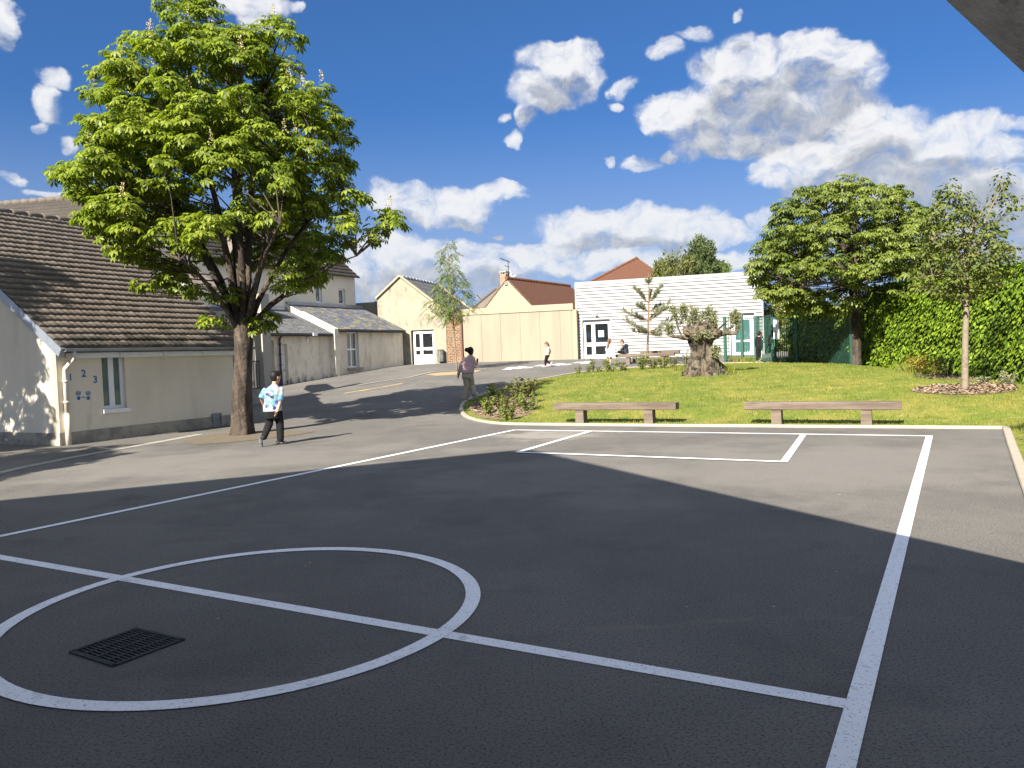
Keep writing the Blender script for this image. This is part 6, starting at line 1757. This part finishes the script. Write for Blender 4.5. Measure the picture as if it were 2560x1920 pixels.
b = MB(); torso(b, [(F(1368, 892.5), .135, .108, S_), (F(1368.5, 886.5), .130, .10, S_)]); limb(b, [h1, k1, a1], [.092, .062, .044]); limb(b, [h2, k2, a2], [.090, .062, .044]); fuse(b, 'leggings', m_blk, F.t, .012, 1)
m_p = mat('pink_shoe', (.42, .27, .28), .7)
b = MB(); F.shoe(b, F(1363.8, 916, -.07), F(1357.5, 917, -.07), .045); fuse(b, 'shoe', m_p, F.t, .012, 1)
b = MB(); limb(b, [F(1380, 906.5, .07), F(1378.5, 910, .07), F(1376.5, 914, .07)], [.04, .046, .04]); limb(b, [a2, F(1379, 908, .07)], [.04, .04]); fuse(b, 'shoe', m_p, F.t, .012, 1)
b = MB(); torso(b, [(F(1374.2, 884), .10, .035, S_), (F(1374.7, 878), .11, .045, S_), (F(1373.6, 871.5), .09, .03, S_)]); fuse(b, 'backpack', mat('grey_backpack', (.06, .065, .07), .8), F.t, .014, 1)
F.hair('hair_brown', 1.08, .16, .20, lambda mb, c, x, f, u, rx, ry, rz: [ell(mb, c - f * ry * .5 + u * rz * .95, (rx * .4, ry * .4, rz * .4)), limb(mb, [c - f * ry * .75, c - f * ry * 1.0 - u * rz * .9], [.05, .03])])
# --- the girl in the white dress by the back bench
F = Fig('girl with long brown hair standing at the bench end in a white dotted dress', (1521, 913))
b = MB(); hd = F(1524, 851.8); nk = F(1524, 860)
F.head(b, hd, (.080, .098, .12), F.dir(.8, .55, .30), nk, -.2)
S_ = F.dir(1, -.05); shL, shR = F(1519.3, 863.5), F(1529.8, 862); eL, eR = F(1515.8, 875, .05), F(1533.3, 871.5); wL, wR = F(1518, 883, .18), F(1536.8, 880.5)
limb(b, [shL, eL, wL], [.038, .032, .025]); limb(b, [shR, eR, wR], [.038, .032, .025])
hand(b, wR, F.dir(.35, 0, -1), F.dir(.2, .9), .13, .4); hand(b, wL, F.dir(.3, .7, -.5), F.dir(.8, 0), .13, .4)
torso(b, [(F(1524.5, 884), .13, .10, S_), (F(1524.5, 874), .115, .085, S_), (F(1524.5, 864), .13, .08, S_), (F(1524.2, 860.5), .06, .055, S_)])
for hx, kx, ax_ in ((1520.5, 1519, 1519.5), (1527.2, 1526.5, 1525.8)): limb(b, [F(hx, 886), F(kx, 898), F(ax_, 910)], [.07, .052, .036])
fuse(b, 'body', M['skin_light'], F.t, .011, 2); F.eyes()
b = MB(); torso(b, [(F(1525.2, 892.5), .245, .20, S_), (F(1525, 890.5), .245, .20, S_), (F(1524.7, 878), .165, .13, S_), (F(1524.5, 873), .140, .11, S_), (F(1524.5, 864.5), .150, .10, S_), (F(1524.2, 860.8), .07, .065, S_)], 20)
limb(b, [shL, eL, wL], [.06, .058, .048]); limb(b, [shR, eR, eR.lerp(wR, .9)], [.06, .058, .048])
fuse(b, 'dress', mat('white_dotted_dress', (.60, .58, .57), .85, [((.45, .24, .25), 34, .62, .66, .9)]), F.t, .012, 1)
for ax_ in (1519.5, 1525.8):
    b = MB(); F.shoe(b, F(ax_, 911.5), F(ax_ + 1.5, 912.5, .12), .045); fuse(b, 'shoe', m_w, F.t, .012, 1)
F.hair('hair_brown', 1.08, .14, .18, lambda mb, c, x, f, u, rx, ry, rz: [limb(mb, [c - f * ry * .6 + u * rz * .1, c - f * ry * 1.0 - u * rz * 1.0, F(1519.3, 866, -.10), F(1518.5, 870.5, -.11)], [.075, .072, .06, .03])])
# --- the boy sitting cross legged on the far bench
l0, dn, bk_, zs, along = BB
base = l0 + dn * along(1556) + bk_ * .17; base.z = zs
F = Fig('boy in a dark navy jacket sitting cross legged on the far bench, head bent', (1556, 887), base=base)
b = MB(); hd = F(1552.6, 857.5); nk = F(1556, 864)
F.head(b, hd, (.082, .100, .120), F.dir(-.95, -.1, -.35), nk, .35)
S_ = F.dir(.12, 1); sh = F(1559, 866.5)
for q in (-.15, .15):
    e_ = F(1550.5, 876, q * 1.15); w_ = F(1546.2, 875.5, q * .5); limb(b, [sh + F.away * q, e_, w_], [.042, .036, .027]); hand(b, w_, F.dir(-.3, 0, .9), F.dir(.8, -q), .14, .7)
torso(b, [(F(1561, 885), .14, .12, S_), (F(1561.8, 876), .14, .11, S_), (F(1559.5, 867), .15, .09, S_), (F(1557, 863.8), .07, .06, S_)])
for q in (-1, 1): limb(b, [F(1560, 883, q * .08), F(1544.5, 881.5, q * .22), F(1552, 884.5, -q * .08)], [.08, .06, .042])
fuse(b, 'body', M['skin_light'], F.t, .011, 2); F.eyes()
m_n = mat('navy_jacket', (.018, .022, .035), .6, [((.05, .055, .075), 8, .52, .66, .8)], (16, .4, .02)); b = MB()
torso(b, [(F(1561.2, 886), .175, .155, S_), (F(1562, 877), .175, .145, S_), (F(1559.8, 868), .185, .12, S_), (F(1557.5, 864.5), .09, .08, S_)])
ell(b, F(1563, 864.5), (.085, .12, .075)); limb(b, [F(1563, 865), F(1565.5, 868)], [.09, .07])
for q in (-.15, .15): limb(b, [sh + F.away * q, F(1551.5, 875.5, q * 1.15)], [.068, .062])
fuse(b, 'jacket', m_n, F.t, .012, 1)
b = MB(); torso(b, [(F(1560.5, 886.3), .15, .15, S_), (F(1560.5, 882), .16, .15, S_)])
for q in (-1, 1): limb(b, [F(1560, 883, q * .08), F(1544.8, 881.5, q * .22), F(1552, 884.3, -q * .06)], [.095, .075, .055])
fuse(b, 'trousers', m_blk, F.t, .012, 1)
for q in (-1, 1):
    b = MB(); F.shoe(b, F(1552, 884.6, -q * .10), F(1555, 884.8, -q * .20), .045); fuse(b, 'shoe', m_blk, F.t, .013, 1)
F.hair('hair_brown', 1.08, .14, .20)
# --- the teenager in black at the gate
F = Fig('boy in a black tracksuit with white stripes peering through the half open green gate', (1896.5, 907))
b = MB(); hd = F(1897.8, 834.5); nk = F(1897, 842)
F.head(b, hd, (.080, .10, .122), F.dir(.7, .7), nk)
S_ = F.dir(.95, .2); shL, shR = F(1890.8, 845.5), F(1902, 844.5); eL, eR = F(1889.2, 857), F(1907, 854.3); wL, wR = F(1890.5, 866, .05), F(1904.6, 843.5, .14)
limb(b, [shL, eL, wL], [.043, .036, .027]); limb(b, [shR, eR, wR], [.043, .036, .027]); hand(b, wL, F.dir(0, .1, -1), F.dir(.5, .8), .155, .5); hand(b, wR, F.dir(-.2, .3, 1), F.dir(-.8, .2), .155, .8)
torso(b, [(F(1898, 872), .14, .10, S_), (F(1897.7, 860), .13, .095, S_), (F(1896.5, 847), .15, .09, S_), (F(1897, 842.5), .07, .065, S_)])
hL, hR = F(1894.5, 872), F(1900.5, 872); kL, kR = F(1893.8, 887), F(1900.8, 886, .05); aL, aR = F(1893.3, 901.5), F(1899.8, 899.8, .02)
limb(b, [hL, kL, aL], [.08, .055, .038]); limb(b, [hR, kR, aR], [.08, .055, .038])
fuse(b, 'body', M['skin_light'], F.t, .011, 2); F.eyes()
b = MB(); torso(b, [(F(1898, 870), .165, .125, S_), (F(1897.8, 860), .160, .12, S_), (F(1896.5, 847.5), .178, .112, S_), (F(1897, 841.8), .075, .072, S_)]); limb(b, [shL, eL, wL], [.066, .058, .048]); limb(b, [shR, eR, wR], [.066, .058, .048]); fuse(b, 'jacket', m_blk, F.t, .012, 1)
b = MB(); torso(b, [(F(1898, 875), .155, .115, S_), (F(1898, 866), .15, .11, S_)]); limb(b, [hL, kL, aL], [.095, .075, .062]); limb(b, [hR, kR, aR], [.095, .075, .062]); fuse(b, 'trousers', m_blk, F.t, .012, 1)
b = MB(); limb(b, [F(1902.8, 845, -.05), F(1908.5, 853, -.035), F(1908, 857, -.02)], [.022, .024, .02], 6); b.build('sleeve_stripe', m_w, F.t, True)
b = MB(); limb(b, [F(1903.3, 872, -.05), F(1904, 886, -.02), F(1901.8, 899, -.03)], [.022, .022, .02], 6); b.build('trouser_stripe', m_w, F.t, True)
for a_, x_ in ((F(1893, 904.5), 1894.5), (F(1899.6, 903), 1902.5)):
    b = MB(); F.shoe(b, a_, F(x_, 906, .10), .048); fuse(b, 'shoe', m_w, F.t, .012, 1)
F.hair('hair_black', 1.12, .10, .16)
